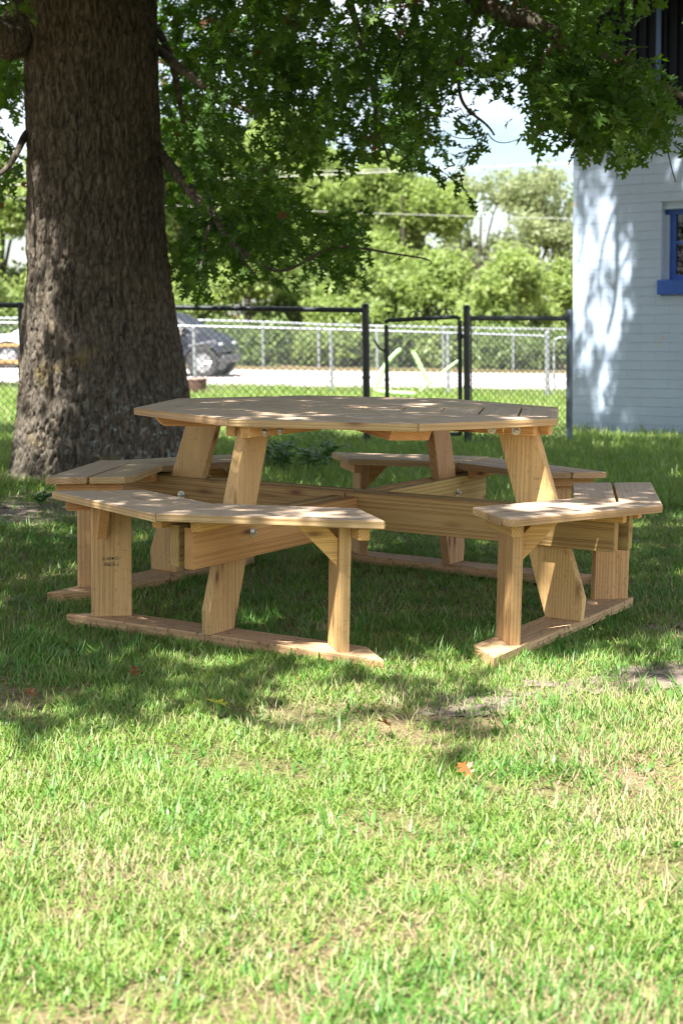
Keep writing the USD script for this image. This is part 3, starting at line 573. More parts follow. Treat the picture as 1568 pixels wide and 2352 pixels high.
# ------------------------------------------------------------------ things beyond the fence
def vehicle(name, label, cat_, P, rz, prof, roofprof, length, width, paint, wheels, wr, glasscol):
    t = thing(name, label, cat_, P, rz); w2 = width / 2
    body = Polygon(prof)
    for wx in wheels: body = body.difference(Point(wx, wr).buffer(wr * 1.18, quad_segs=10))
    body = max(getattr(body, "geoms", [body]), key=lambda g: g.area)
    m = trimesh.creation.extrude_polygon(body.buffer(-0.04).buffer(0.04, quad_segs=3), width, engine="earcut"); v = np.array(m.vertices)
    v = np.c_[v[:, 0], v[:, 2] - w2, v[:, 1]]; v[:, 1] *= 1 - 0.10 * np.clip((v[:, 2] - 0.55) / 0.6, 0, 1) - 0.08 * np.clip(np.abs(v[:, 0]) / (length / 2) - 0.75, 0, 1) * 3
    obj("body", (v, np.array(m.faces)[:, ::-1]), paint, t, 35)
    g = Polygon(roofprof); zb, zt = g.bounds[1], g.bounds[3]
    def green(poly, inset, extra, mat, nm):
        mm = trimesh.creation.extrude_polygon(poly, 2.0, engine="earcut"); q = np.array(mm.vertices)
        yy = (q[:, 2] - 1) * (w2 * 0.93 - inset - 0.22 * (q[:, 1] - zb) / (zt - zb))
        return obj(nm, (np.c_[q[:, 0], yy, q[:, 1]], np.array(mm.faces)[:, ::-1]), mat, t, 30)
    inner = g.buffer(-0.075, join_style="mitre")
    frame = g.difference(inner)
    cx = (g.bounds[0] + g.bounds[2]) / 2
    pill = Polygon([(cx - 0.05, zb - 0.1), (cx + 0.05, zb - 0.1), (cx + 0.05, zt + 0.1), (cx - 0.05, zt + 0.1)]).intersection(g)
    fr_ = frame.union(pill)
    green(fr_, 0.0, 0, paint, "roof")
    green(inner.difference(pill.buffer(0.001)).geoms[0] if inner.difference(pill.buffer(0.001)).geom_type == "MultiPolygon" else inner, 0.02, 0, CARGLASS, "window")
    if inner.difference(pill.buffer(0.001)).geom_type == "MultiPolygon": green(inner.difference(pill.buffer(0.001)).geoms[1], 0.02, 0, CARGLASS, "window")
    for wx in wheels:
        for s in (-1, 1):
            ty = lathe([(wr * 0.62, -0.11), (wr * 0.9, -0.12), (wr, -0.09), (wr, 0.09), (wr * 0.9, 0.12), (wr * 0.62, 0.11), (wr * 0.62, -0.11)], 28, "y")
            wh = obj("wheel", (ty[0] + [wx, s * (w2 - 0.14), wr], ty[1]), RUBBER, t, 40)
            rim = [lathe([(0, -0.05), (wr * 0.62, -0.04), (wr * 0.62, 0.04), (0, 0.05)], 24, "y"), lathe([(0, -0.115), (wr * 0.17, -0.105), (wr * 0.19, 0.105), (0, 0.115)], 14, "y")]
            for q in range(5):
                a_ = q * 2 * math.pi / 5; rim.append(tube(np.array([[math.cos(a_) * wr * r_, 0.07 * s_, math.sin(a_) * wr * r_] for r_, s_ in ((0.1, s), (0.6, s))]), 0.035, 6))
            rm_ = cat(rim); obj("rim", (rm_[0] + [wx, s * (w2 - 0.14), wr], rm_[1]), CHROME, wh, 40)
    return t
# dark SUV, nose to the right, seen past the trunk
CD = 34.2; Pw = base(505, 868, CD)
carrot = -12
PR_SUV = [(-2.25, 0.42), (-2.28, 0.8), (-2.2, 1.0), (1.3, 1.04), (1.6, 1.0), (1.86, 0.86), (1.95, 0.7), (1.97, 0.5), (1.93, 0.32), (-2.15, 0.3)]
RF_SUV = [(-2.2, 0.98), (-2.0, 1.42), (-1.7, 1.5), (0.5, 1.5), (0.8, 1.44), (1.5, 1.02), (1.45, 0.96)]
suv = vehicle("dark_minivan", "dark blue-black minivan parked on the gravel road right of the trunk", "car", Pw + np.array([-1.72, 1.2, -0.02]), carrot, PR_SUV, RF_SUV, 4.5, 1.8, plain("dark_car_paint", (0.010, 0.013, 0.028), 0.45, noise=0.05, coat=0.15), (-1.4, 1.54), 0.355, None)
obj("door_mirror", cat([box(1.02, 1.16, -1.08, -0.87, 1.0, 1.15, 0.03)]), plain("chrome_trim", (0.7, 0.7, 0.72), 0.15, 1.0), suv)
obj("side_moulding", box(-0.95, 0.95, -0.925, -0.895, 0.52, 0.58, 0.008), plain("grey_moulding", (0.16, 0.16, 0.17), 0.5), suv)
for s in (-1, 1): obj("headlight", box(1.78, 1.93, s * 0.62 - 0.14, s * 0.62 + 0.14, 0.66, 0.80, 0.03), plain("lamp_lens", (0.75, 0.76, 0.78), 0.1), suv)
obj("door_handle", box(-0.15, 0.05, -0.93, -0.9, 0.9, 0.93, 0.008), CHROME, suv)
obj("bumper", box(1.86, 2.03, -0.8, 0.8, 0.34, 0.52, 0.04), plain("bumper_plastic", (0.05, 0.05, 0.055), 0.5), suv)
# white car at the left edge
Pp = base(150, 866, 38.6)
PR_PU = [(-2.1, 0.42), (-2.15, 0.6), (-2.1, 0.84), (-1.6, 0.92), (1.0, 0.93), (2.0, 0.86), (2.25, 0.76), (2.3, 0.5), (2.2, 0.3), (-2.0, 0.32)]
RF_PU = [(-1.6, 0.9), (-1.1, 1.28), (-0.8, 1.36), (0.2, 1.36), (0.5, 1.3), (1.25, 0.92), (1.2, 0.86)]
WHITE = plain("white_car_paint", (0.72, 0.72, 0.72), 0.3, noise=0.03, coat=0.6)
pk = vehicle("white_car", "white car parked left of the trunk behind the fence", "car", Pp + np.array([0.0, 0.3, -0.02]), 184, PR_PU, RF_PU, 4.5, 1.8, WHITE, (-1.25, 1.35), 0.34, None)
obj("bumper", box(2.18, 2.36, -0.8, 0.8, 0.36, 0.52, 0.03), plain("white_bumper", (0.6, 0.6, 0.6), 0.4), pk)
for s in (-1, 1): obj("headlight", box(2.12, 2.27, s * 0.66 - 0.13, s * 0.66 + 0.13, 0.6, 0.72, 0.02), plain("lamp_lens_clear", (0.75, 0.76, 0.78), 0.1), pk)
# rustic picnic table at the far left
Pq = base(5, 900, 27.6)
pt2 = thing("picnic_table", "plain wooden picnic table far left beyond the black fence", "picnic table", Pq, 3)
NEWWOOD = plain("new_yellow_wood", (0.45, 0.25, 0.09), 0.7, noise=0.2, scale=14)
for i in range(5): obj("top_plank", box(-0.9, 0.9, -0.36 + i * 0.146, -0.36 + i * 0.146 + 0.138, 0.71, 0.75, 0.004), NEWWOOD, pt2)
for s in (-1, 1):
    for i in range(2): obj("seat_plank", box(-0.9, 0.9, s * 0.68 - 0.14 + i * 0.142, s * 0.68 - 0.14 + i * 0.142 + 0.135, 0.41, 0.45, 0.004), NEWWOOD, pt2)
    for q in (-0.6, 0.6):
        d = nz([0, s * 0.42, -0.7]); v, f = box(q - 0.02, q + 0.02, -0.07, 0.07, 0, 0.84)
        c_, s_ = d[2] * -1, d[1]; v2 = np.c_[v[:, 0] , v[:, 1] * c_ + (v[:, 2]) * s_ + s * 0.2, 0.71 - v[:, 2] * c_ + v[:, 1] * s_]; v2[:, 2] = np.maximum(v2[:, 2], 0)
        obj("leg", (v2, f[:, ::-1]), NEWWOOD, pt2)
for q in (-0.64, 0.64): obj("crossbeam", box(q - 0.02, q + 0.02, -0.8, 0.8, 0.32, 0.41), NEWWOOD, pt2)
# brown tub on the grass
Pb = base(452, 886, 25.2); tb = thing("planter_tub", "low brown round planter tub on the grass right of the trunk", "planter", Pb)
obj("tub", lathe([(0, 0.03), (0.13, 0.03), (0.155, 0.12), (0.165, 0.22), (0.172, 0.225), (0.172, 0.245), (0.15, 0.245), (0.145, 0.19), (0, 0.19)], 24), plain("brown_tub", (0.11, 0.06, 0.045), 0.8, noise=0.25), tb, 30)
obj("rim", lathe([(0.15, 0.246), (0.178, 0.246), (0.178, 0.262), (0.15, 0.262), (0.15, 0.246)], 24), plain("tub_rim", (0.42, 0.30, 0.25), 0.8), tb)
for q in range(3): obj("foot", box(0.1 * math.cos(q * 2.1) - 0.02, 0.1 * math.cos(q * 2.1) + 0.02, 0.1 * math.sin(q * 2.1) - 0.02, 0.1 * math.sin(q * 2.1) + 0.02, 0, 0.03), RUBBER, tb)
# lime green climber behind the gate
LD = 21.5; Pc = base(930, 900, LD); cl = thing("lime_climber", "lime green bent-tube climbing frame seen through the gate", "climbing frame", Pc)
lp = lambda x, y, d=0.0: at(x, y, LD + d) - Pc
def flat(pts, r): return tube(smoothpath(pts, 24), r, 10)
obj("curved_arm", flat([lp(920, 803), lp(890, 832), lp(870, 868), lp(862, 893)], 0.036), LIME, cl, 40)
obj("base_arm", flat([lp(862, 893), lp(880, 900), lp(920, 903), lp(952, 905)], 0.032), LIME, cl, 40)
obj("straight_arm", flat([lp(948, 806, 0.5), lp(962, 835, 0.5), lp(978, 866, 0.5), lp(988, 886, 0.5)], 0.034), LIME, cl, 40)
obj("brace", flat([lp(966, 898, 0.2), lp(985, 880, 0.3), lp(1020, 852, 0.5), lp(1056, 826, 0.6)], 0.019), LIME, cl, 40)
# overhead cables
CAB = plain("pale_cable", (0.40, 0.40, 0.36), 0.6)
for i, (a0, a1, lab) in enumerate((((760, 401), (1330, 373), "upper pale overhead cable crossing before the far trees"), ((760, 393), (1330, 374), "thin overhead cable just above the thick upper one"), ((760, 487), (1330, 503), "lower overhead cable crossing the far trees"))):
    A, B = at(*a0, 44), at(*a1, 44); d = B - A; P = np.array([A + d * t + np.array([0, 0, 0.05 * (t - 0.5) ** 2]) for t in np.linspace(-3, 4, 24)])
    tag(obj("overhead_cable", tube(P, (0.015, 0.008, 0.008)[i], 6), CAB), lab, "cable")

# ------------------------------------------------------------------ the oak
OD = 10.35
sil = [(-60, 66, 368), (200, 76, 372), (400, 79, 378), (600, 75, 386), (750, 62, 408), (850, 54, 424), (920, 47, 433), (1000, 40, 441), (1050, 40, 447), (1090, 37, 452), (1125, 30, 460), (1150, 20, 470)]
Pl = [at(l, y, OD) for y, l, r in sil]; Pr_ = [at(r, y, OD) for y, l, r in sil]
zc = np.array([(a[2] + b[2]) / 2 for a, b in zip(Pl, Pr_)]); xc = np.array([(a[0] + b[0]) / 2 for a, b in zip(Pl, Pr_)]); yc = np.array([(a[1] + b[1]) / 2 for a, b in zip(Pl, Pr_)]); rc = np.array([np.linalg.norm(a - b) / 2 for a, b in zip(Pl, Pr_)])
o = np.argsort(zc); zc, xc, yc, rc = zc[o], xc[o], yc[o], rc[o]
T0 = np.array([np.interp(0.3, zc, xc), np.interp(0.3, zc, yc), 0.0]); T0[2] = gz(T0[0], T0[1])
oak = thing("oak_tree", "big pin oak with furrowed trunk and low leafy boughs over the table", "tree", T0)
zz = np.concatenate([np.arange(T0[2] - 0.15, 3.4, 0.011), np.arange(3.4, 8.5, 0.15)]); na = 420
aa = np.linspace(0, 2 * math.pi, na, endpoint=False)
rr_ = np.where(zz < zc[-1], np.interp(zz, zc, rc), rc[-1] - (zz - zc[-1]) * 0.045)
xx_ = np.interp(zz, zc, xc); yy_ = T0[1] + 0 * zz
rootk = np.clip((0.55 - (zz - T0[2])) / 0.55, 0, 1)[:, None] ** 1.6
A2, Z2 = np.meshgrid(aa, zz)
lob = 0.10 * np.cos(5 * A2 + 0.9) + 0.06 * np.cos(3 * A2 + 2.0)
Rr = rr_[:, None] * (1 + rootk * lob * 0.8 + 0.018 * np.cos(4 * A2 + Z2 * 0.4))
pN = np.stack([np.cos(A2) * 11, np.sin(A2) * 11, Z2 * 2.6], -1)
fur = meshkit.fbm(pN + 0.9 * meshkit.noise(np.stack([np.cos(A2) * 3, np.sin(A2) * 3, Z2 * 4], -1), 3)[..., None], 4, 4)
pK = np.stack([np.cos(A2) * 15 + 0.5 * fur * 4, np.sin(A2) * 15, Z2 * 3.6], -1); plate = np.abs(meshkit.fbm(pK, 3, 8) - 0.5)
Rr = Rr + 0.05 * (fur - 0.5) - 0.024 * np.exp(-(plate / 0.035) ** 2) - 0.012 * np.exp(-(np.abs(meshkit.fbm(pK * [2.3, 2.3, 3.4], 2, 18) - 0.5) / 0.05) ** 2)
tv = np.stack([xx_[:, None] + Rr * np.cos(A2) - T0[0], yy_[:, None] + Rr * np.sin(A2) - T0[1], Z2 - T0[2]], -1).reshape(-1, 3)
i_, j_ = np.meshgrid(np.arange(len(zz) - 1), np.arange(na), indexing="ij"); j2_ = (j_ + 1) % na
tf = np.concatenate([np.stack([i_*na+j_, i_*na+j2_, (i_+1)*na+j2_], -1).reshape(-1, 3), np.stack([i_*na+j_, (i_+1)*na+j2_, (i_+1)*na+j_], -1).reshape(-1, 3)])
trunk = obj("trunk", (tv, tf), BARK, oak, True)
LO = lambda P: np.asarray(P, float) - T0
def limb(pts, r0, r1, name="limb", mat=BARK, k=28, n=9):
    P = smoothpath([LO(p) for p in pts], k); rr = np.linspace(r0, r1, k)
    w = meshkit.noise(P * 3.1, 12) - 0.5; P = P + np.c_[w, meshkit.noise(P * 3.1, 13) - 0.5, meshkit.noise(P * 3.1, 14) - 0.5] * 0.05 * np.linspace(0, 1, k)[:, None]
    return obj(name, tube(P, rr, n), mat, oak, True), P
# limbs that the picture shows
limb([at(330, 330, 10.2), at(385, 372, 10.0), at(440, 445, 9.7), at(490, 492, 9.5), at(525, 545, 9.4), at(600, 606, 9.3)], 0.045, 0.012)
limb([at(490, 492, 9.5), at(470, 560, 9.4), at(455, 640, 9.3)], 0.016, 0.006, "twig", TWIG)
limb([at(525, 545, 9.4), at(560, 600, 9.35), at(590, 640, 9.3)], 0.012, 0.005, "twig", TWIG)
limb([at(600, 606, 9.3), at(680, 610, 9.2), at(760, 570, 9.1), at(860, 575, 9.0), at(960, 590, 9.0), at(985, 612, 9.0)], 0.012, 0.003, "twig", TWIG)
limb([at(350, 60, 10.3), at(395, 150, 10.1), at(425, 280, 10.0), at(470, 350, 9.9)], 0.03, 0.008)
limb([at(350, 100, 10.3), at(440, 175, 9.6), at(550, 240, 9.0), at(610, 222, 8.8)], 0.035, 0.008)
limb([at(80, 300, 10.3), at(50, 325, 9.9), at(20, 380, 9.7), at(-40, 410, 9.6)], 0.03, 0.012)
limb([at(200, -260, 10.4), at(60, 40, 9.9), at(10, 90, 9.7), at(-80, 60, 9.5)], 0.16, 0.10)
limb([at(300, -500, 10.4), at(700, -300, 9.5), at(1104, 0, 9.0), at(1209, 42, 8.9), at(1334, 108, 8.7), at(1484, 186, 8.5), at(1600, 235, 8.4)], 0.085, 0.014, k=44)
limb([at(1104, 0, 9.0), at(1054, 190, 9.0), at(1089, 262, 9.0), at(1134, 315, 9.0)], 0.014, 0.006, "twig", TWIG)
for q in [(1060, 320, 1020, 300), (1090, 340, 1050, 345), (1150, 330, 1200, 318)]: limb([at(1120, 305, 9.0), at(q[0], q[1], 9.0), at(q[2], q[3], 9.0)], 0.004, 0.002, "twig", TWIG, 12, 5)
limb([at(1500, 190, 8.5), at(1520, 270, 8.5), at(1535, 330, 8.5), at(1552, 420, 8.5)], 0.006, 0.003, "twig", TWIG)
limb([at(700, -300, 9.5), at(820, 60, 9.2), at(860, 240, 9.1), at(900, 380, 9.0)], 0.03, 0.005)
limb([at(1320, 220, 8.7), at(1400, 270, 8.6), at(1470, 330, 8.5)], 0.008, 0.003, "twig", TWIG)
# high limbs over the lawn
HL = [[T0 + [0, 0, 4.0], T0 + [1.2, -2.2, 5.0], T0 + [2.0, -4.6, 5.6], T0 + [2.3, -7.2, 5.7]], [T0 + [0, 0, 4.4], T0 + [-1.2, -2.0, 5.6], T0 + [-1.6, -4.2, 6.0], T0 + [-1.4, -6.6, 6.0]],
      [T0 + [0, 0, 3.6], T0 + [2.4, -0.8, 4.6], T0 + [4.8, -1.6, 5.2], T0 + [7.0, -2.2, 5.3]], [T0 + [0, 0, 4.8], T0 + [2.0, 1.5, 6.0], T0 + [4.2, 2.6, 6.5]], [T0 + [0, 0, 4.2], T0 + [-2.4, 0.6, 5.4], T0 + [-5, 0.9, 5.8]],
      [T0 + [0, 0, 5.2], T0 + [1.0, -1.5, 7.4], T0 + [2.0, -3.0, 8.6]], [T0 + [0, 0, 5.5], T0 + [-1.2, 1.6, 7.5], T0 + [-2.0, 3.0, 8.5]]]
for h in HL: limb(h, 0.15, 0.03, k=30)

def wall_limb(px0, px1, d, r0, r1):                # boughs whose shade crosses the blue wall
    A, B = wpt(*px0), wpt(*px1); W3 = lambda q_: np.array([PL[0], PL[1], WZ0 + q_[1]]) + wu * q_[0] + sun * d
    limb([W3(B) + [0.3, -0.2, 0.6], W3(B), (W3(A) + W3(B)) / 2 + wu * 0.03, W3(A)], r0, r1, "branch", TWIG, 16, 6)
wall_limb((1395, 760), (1425, 420), 5.0, 0.035, 0.02); wall_limb((1350, 700), (1395, 520), 5.2, 0.02, 0.008); wall_limb((1400, 660), (1470, 500), 5.1, 0.02, 0.01); wall_limb((1324, 600), (1345, 400), 5.3, 0.016, 0.01)
# leaves: pin-oak shapes
half = [(0.012, 0.0), (0.014, 0.16), (0.05, 0.235), (0.17, 0.205), (0.27, 0.245), (0.22, 0.29), (0.085, 0.33), (0.075, 0.39), (0.25, 0.405), (0.43, 0.52), (0.31, 0.525), (0.32, 0.585), (0.11, 0.575), (0.09, 0.645), (0.20, 0.70), (0.285, 0.83), (0.15, 0.79), (0.09, 0.83), (0.075, 0.90), (0, 1.0)]
def leaf(L, seed):
    r = np.random.default_rng(seed); h = np.array(half); h = h * [r.uniform(0.85, 1.1), 1]; l = h[:-1][::-1] * [-1, 1]
    m = trimesh.creation.triangulate_polygon(Polygon(np.vstack([h, l])), engine="earcut"); v, f = np.array(m[0]), np.array(m[1])
    z = r.uniform(0.15, 0.4) * np.abs(v[:, 0]) - r.uniform(0.0, 0.35) * (v[:, 1] - 0.3) ** 2 + 0.04 * np.sin(v[:, 1] * 9 + seed)
    return np.c_[v, z] * L, f
LEAVES = [leaf(1.0, s) for s in range(6)]
def rotm(ax, a):
    return trimesh.transformations.rotation_matrix(a, ax)[:3, :3]
def frame_leaf(k, L, pos, tip, nrm):
    """Leaf k with its stem at pos, pointing to tip, face roughly along nrm."""
    y = nz(tip); x = nz(np.cross(y, nrm)); z = np.cross(x, y); v, f = LEAVES[k % 6]
    return pos + L * (v[:, :1] * x + v[:, 1:2] * y + v[:, 2:] * z), f
def sprig(seed, n=13, size=0.105):
    r = np.random.default_rng(seed); out = []
    P = smoothpath([(0, 0, 0), (0.12, 0.0, 0.01), (0.24, 0.02, -0.02), (0.36, 0.0, -0.07)], 8)
    out.append(tube(P, np.linspace(0.004, 0.0018, 8), 3, False))
    for i in range(n):
        t = 0.12 + 0.88 * i / (n - 1); p = np.array([np.interp(t, np.linspace(0, 1, 8), P[:, j]) for j in range(3)])
        a = r.uniform(0, 2 * math.pi); tip = nz([r.uniform(0.15, 1.0), math.cos(a) * 0.9, math.sin(a) * 0.55 - 0.35])
        out.append(frame_leaf(int(r.integers(6)), size * r.uniform(0.75, 1.2), p + tip * 0.012, tip, nz([r.normal(0, 0.5), r.normal(0, 0.5), 1])))
    return cat(out)
SPR = [("sprig", sprig(100 + s), OAK_LEAF) for s in range(7)] + [("dead_sprig", sprig(300, 6, 0.085), OAK_DEAD)]

# where the picture shows oak leaves (as regions of the place seen from the lawn), and where the lawn is shaded
VIS = [(Polygon([(360, -80), (1455, -80), (1475, 60), (1500, 150), (1575, 200), (1545, 335), (1500, 340), (1300, 322), (1265, 285), (1215, 262), (1165, 275), (1110, 232), (1045, 190), (1020, 262), (1050, 330), (1035, 375), (960, 385), (830, 385), (700, 420), (360, 470)]), 1.0),
       (Polygon([(372, 380), (800, 380), (830, 500), (915, 555), (930, 595), (850, 600), (830, 655), (740, 640), (640, 655), (560, 640), (500, 690), (385, 700)]), 0.95),
       (Polygon([(-120, -80), (90, -80), (85, 480), (-120, 520)]), 0.95), (Polygon([(1250, 130), (1500, 150), (1520, 345), (1300, 330), (1255, 290)]), 1.0), (Polygon([(1030, 300), (1100, 318), (1090, 395), (1040, 370)]), 1.0)]
allvis = [p for p, _ in VIS]
pos, idx, sc = [], [], []
LIT = [(at(x, y, d), r) for x, y, d, r in [(110, 700, 10.0, .16), (130, 780, 10.0, .16), (165, 640, 10.0, .12), (100, 860, 10.0, .14), (75, 960, 10.0, .12), (185, 590, 10.0, .10), (150, 900, 9.9, .08), (95, 240, 10.0, .06),
    (553, 1040, 5.3, .04), (690, 1190, 4.85, .0), (820, 1190, 4.85, -.06), (470, 1178, 5.0, -.05), (1450, 1135, 5.4, -.04), (1250, 1165, 5.2, -.06), (1150, 1400, 5.0, .12), (1150, 1300, 5.0, .06), (770, 1400, 4.85, .06), (1110, 1475, 4.95, .12),
    (880, 945, 5.6, -.07), (1050, 958, 5.5, -.08), (640, 940, 5.7, -.06), (480, 930, 5.8, -.08), (1240, 1060, 5.4, .04), (480, 1400, 5.0, .03), (400, 1440, 5.0, .05), (1000, 1060, 6.7, .06)]]
LT = np.array([p for p, _ in LIT]); LR = np.array([r for _, r in LIT])
def clear(P):
    d = P - LT; t = d @ sun
    return not np.any((np.linalg.norm(d - t[:, None] * sun, axis=1) < LR + 0.17) & (t > 0.3))
qs = []
def rndq(n): return qmul(quat_z(R.uniform(0, 2 * math.pi, n)), qax(np.c_[R.normal(0, 0.2, n), np.ones(n), R.normal(0, 0.2, n)], R.uniform(0.0, 0.9, n)))
def scatter_vis(poly, n, d0, d1, thin=None):
    wide = poly.buffer(14)
    x0, y0, x1, y1 = poly.bounds
    c = tries = 0
    while c < n and tries < 40000:
        tries += 1
        q = R.uniform((x0, y0), (x1, y1))
        if not poly.contains(Point(q)): continue
        if thin is not None and thin(q): continue
        dd = R.uniform(d0, d1)
        if dd < 10.9 and (40 < q[0] < 415): continue
        P = at(q[0], q[1], dd)
        if not clear(P): continue
        qv = rndq(1)[0]; w_, x_, y_, z_ = qv; ux = np.array([1 - 2 * (y_*y_ + z_*z_), 2 * (x_*y_ + w_*z_), 2 * (x_*z_ - w_*y_)])
        pr = proj([P + ux * 0.22, P + ux * 0.46, P + ux * 0.3 - [0, 0, 0.11], P - [0, 0, 0.08]])
        if not all(wide.contains(Point(a_[:2])) for a_ in pr): continue
        pos.append(P); qs.append(qv); idx.append(7 if R.random() < 0.022 else int(R.integers(7))); sc.append(R.uniform(0.8, 1.05)); c += 1
gap = lambda q: meshkit.fbm(np.array([q[0] / 95, q[1] / 95, 0.0]), 3, 21) < 0.40 and R.random() < 0.9
gap2 = lambda q: meshkit.fbm(np.array([q[0] / 80, q[1] / 80, 0.0]), 3, 31) < 0.485 and R.random() < 0.95
shr = lambda p, d: p.buffer(-d)
scatter_vis(shr(VIS[0][0], 10), 480, 7.9, 12.2, gap)
scatter_vis(shr(VIS[1][0], 8), 125, 8.7, 12.5, gap2)
scatter_vis(shr(VIS[2][0], 10), 75, 8.7, 12.5, gap2)
scatter_vis(VIS[3][0].buffer(45).intersection(Polygon([(1200, -80), (1440, -80), (1480, 90), (1520, 170), (1640, 190), (1640, 360), (1200, 360)])), 95, 7.6, 9.2)
scatter_vis(VIS[4][0].buffer(70), 5, 8.8, 9.2)
scatter_vis(Polygon([(330, -80), (500, -80), (500, 460), (330, 460)]), 60, 10.95, 12.6)
nvis = len(pos)
# the crown overhead, whose shade lies on the lawn
SHADE = Polygon([(-5.5, -1.9), (-1.05, -1.85), (-0.57, -1.74), (-0.30, -1.55), (0.0, -1.5), (0.06, -1.98), (0.42, -2.0), (0.58, -1.45), (0.42, -1.02), (0.9, -0.78), (1.25, -0.45), (2.4, 0.3), (4.2, 0.6), (6.5, 2.0), (6.5, 7.6), (2.5, 8.3), (-0.5, 7.2), (-2.4, 9), (-5.5, 9)])
def inframe(P, m=70):
    u, v, d = proj(P); return d > 0.5 and -m < u < PW + m and v > -m
hdir = sun / sun[2]
n = 0
while n < 6500:
    q = R.uniform((-5.5, -2), (6.5, 9))
    if not SHADE.buffer(-0.13).contains(Point(q)): continue
    if meshkit.fbm(np.array([q[0] * 1.5, q[1] * 1.5, 3.0]), 3, 77) < 0.28: continue
    h = R.uniform(3.2, 7.0); P = np.array([q[0], q[1], gz(q[0], q[1])]) + hdir * h
    if inframe(P): 
        continue
    if np.linalg.norm(P[:2] - T0[:2]) > 11 or not clear(P): continue
    pos.append(P); idx.append(int(R.integers(7))); sc.append(R.uniform(0.9, 1.3)); n += 1
SH2 = Polygon([(-4, -1.6), (-1.0, -1.6), (-0.4, -1.35), (0.1, -1.2), (0.6, -0.7), (2.6, 0.8), (4.5, 2.0), (5, 7), (4.4, 8.1), (2.2, 8.7), (1.6, 7), (-4, 7)])
n = 0
while n < 1650:
    q = R.uniform((-4, -1.6), (5, 8.7))
    if not SH2.contains(Point(q)): continue
    P = np.array([q[0], q[1], gz(q[0], q[1])]) + hdir * R.uniform(3.2, 6.5); n += 0.2
    if inframe(P) or not clear(P): continue
    pos.append(P); idx.append(int(R.integers(7))); sc.append(R.uniform(0.9, 1.3)); n += 0.8
k = 0
while k < 420:
    P = TB @ np.array([R.uniform(-1.35, 1.35), R.uniform(-1.2, 1.35), R.uniform(0.3, 0.76)]) + sun * R.uniform(3.2, 6.5)
    k += 0.2
    if inframe(P) or not clear(P): continue
    pos.append(P); idx.append(int(R.integers(7))); sc.append(R.uniform(0.8, 1.1)); k += 0.8
# the wall's shade, open where the photograph shows sun on it
WL_ = [Polygon([wpt(*p) for p in q_]) for q_ in ([(1318, 420), (1400, 372), (1412, 480), (1400, 560), (1372, 640), (1330, 600), (1318, 520)], [(1385, 610), (1425, 500), (1455, 540), (1446, 680), (1420, 770), (1388, 720)],
      [(1345, 730), (1378, 700), (1392, 800), (1385, 850), (1400, 900), (1378, 940), (1350, 850)], [(1400, 850), (1430, 900), (1440, 975), (1405, 950)], [(1540, 290), (1575, 290), (1575, 430), (1548, 400)], [(1320, 650), (1335, 680), (1330, 800), (1318, 800)])]
k = 0
while k < 1500:
    s_, h_ = R.uniform(-0.1, 1.5), R.uniform(0.2, 3.2)
    if any(w_.buffer(0.14).contains(Point(s_, h_)) for w_ in WL_) and R.random() < 0.97: continue
    P = np.array([PL[0], PL[1], WZ0 + h_]) + wu * s_ + sun * R.uniform(4.5, 8.0)
    if inframe(P): k += 0.15; continue
    if not clear(P): continue
    pos.append(P); idx.append(int(R.integers(7))); sc.append(R.uniform(0.5, 0.7)); k += 1
# and for the trunk, lit only low on its left side
k = 0
while k < 320:
    z_ = R.uniform(0.2, 3.6); a_ = R.uniform(-2.6, -0.2)
    r_ = np.interp(z_ + T0[2], zc, rc); P0 = np.array([np.interp(z_ + T0[2], zc, xc) + r_ * math.cos(a_), T0[1] + r_ * math.sin(a_), T0[2] + z_])
    P = P0 + sun * R.uniform(2.8, 6.0)
    if inframe(P) or not clear(P): k += 0.1; continue
    pos.append(P); idx.append(int(R.integers(7))); sc.append(R.uniform(0.9, 1.3)); k += 1
pos = np.array(pos); N = len(pos); sc = np.array(sc)
q = np.vstack([np.array(qs), rndq(N - len(qs))])
idx = np.array(idx)
# single leaves along the rims of the visible boughs, each a part of its own
nl = 0
for poly, share, d0, d1 in ((VIS[0][0], 120, 7.7, 8.6), (VIS[1][0], 70, 8.6, 9.2), (VIS[3][0], 110, 7.5, 8.3)):
    x0, y0, x1, y1 = poly.bounds; c = 0
    while c < share:
        p_ = R.uniform((x0, max(y0, 0)), (x1, y1))
        if not poly.buffer(4).contains(Point(p_)) or p_[0] < 420: continue
        P = at(p_[0], p_[1], R.uniform(d0, d1)); a = R.uniform(0, 2 * math.pi)
        tip = nz([math.cos(a) * 0.8, math.sin(a) * 0.8, R.uniform(-1.0, 0.1)])
        m = frame_leaf(int(R.integers(6)), R.uniform(0.085, 0.13), P - T0, tip, nz([R.normal(0, 0.5), R.normal(-0.5, 0.4), 1]))
        obj("leaf", m, OAK_DEAD if R.random() < 0.03 else OAK_LEAF, oak); c += 1
tag(inst("crown", SPR, pos - T0, q, sc, idx, oak), kind="stuff")

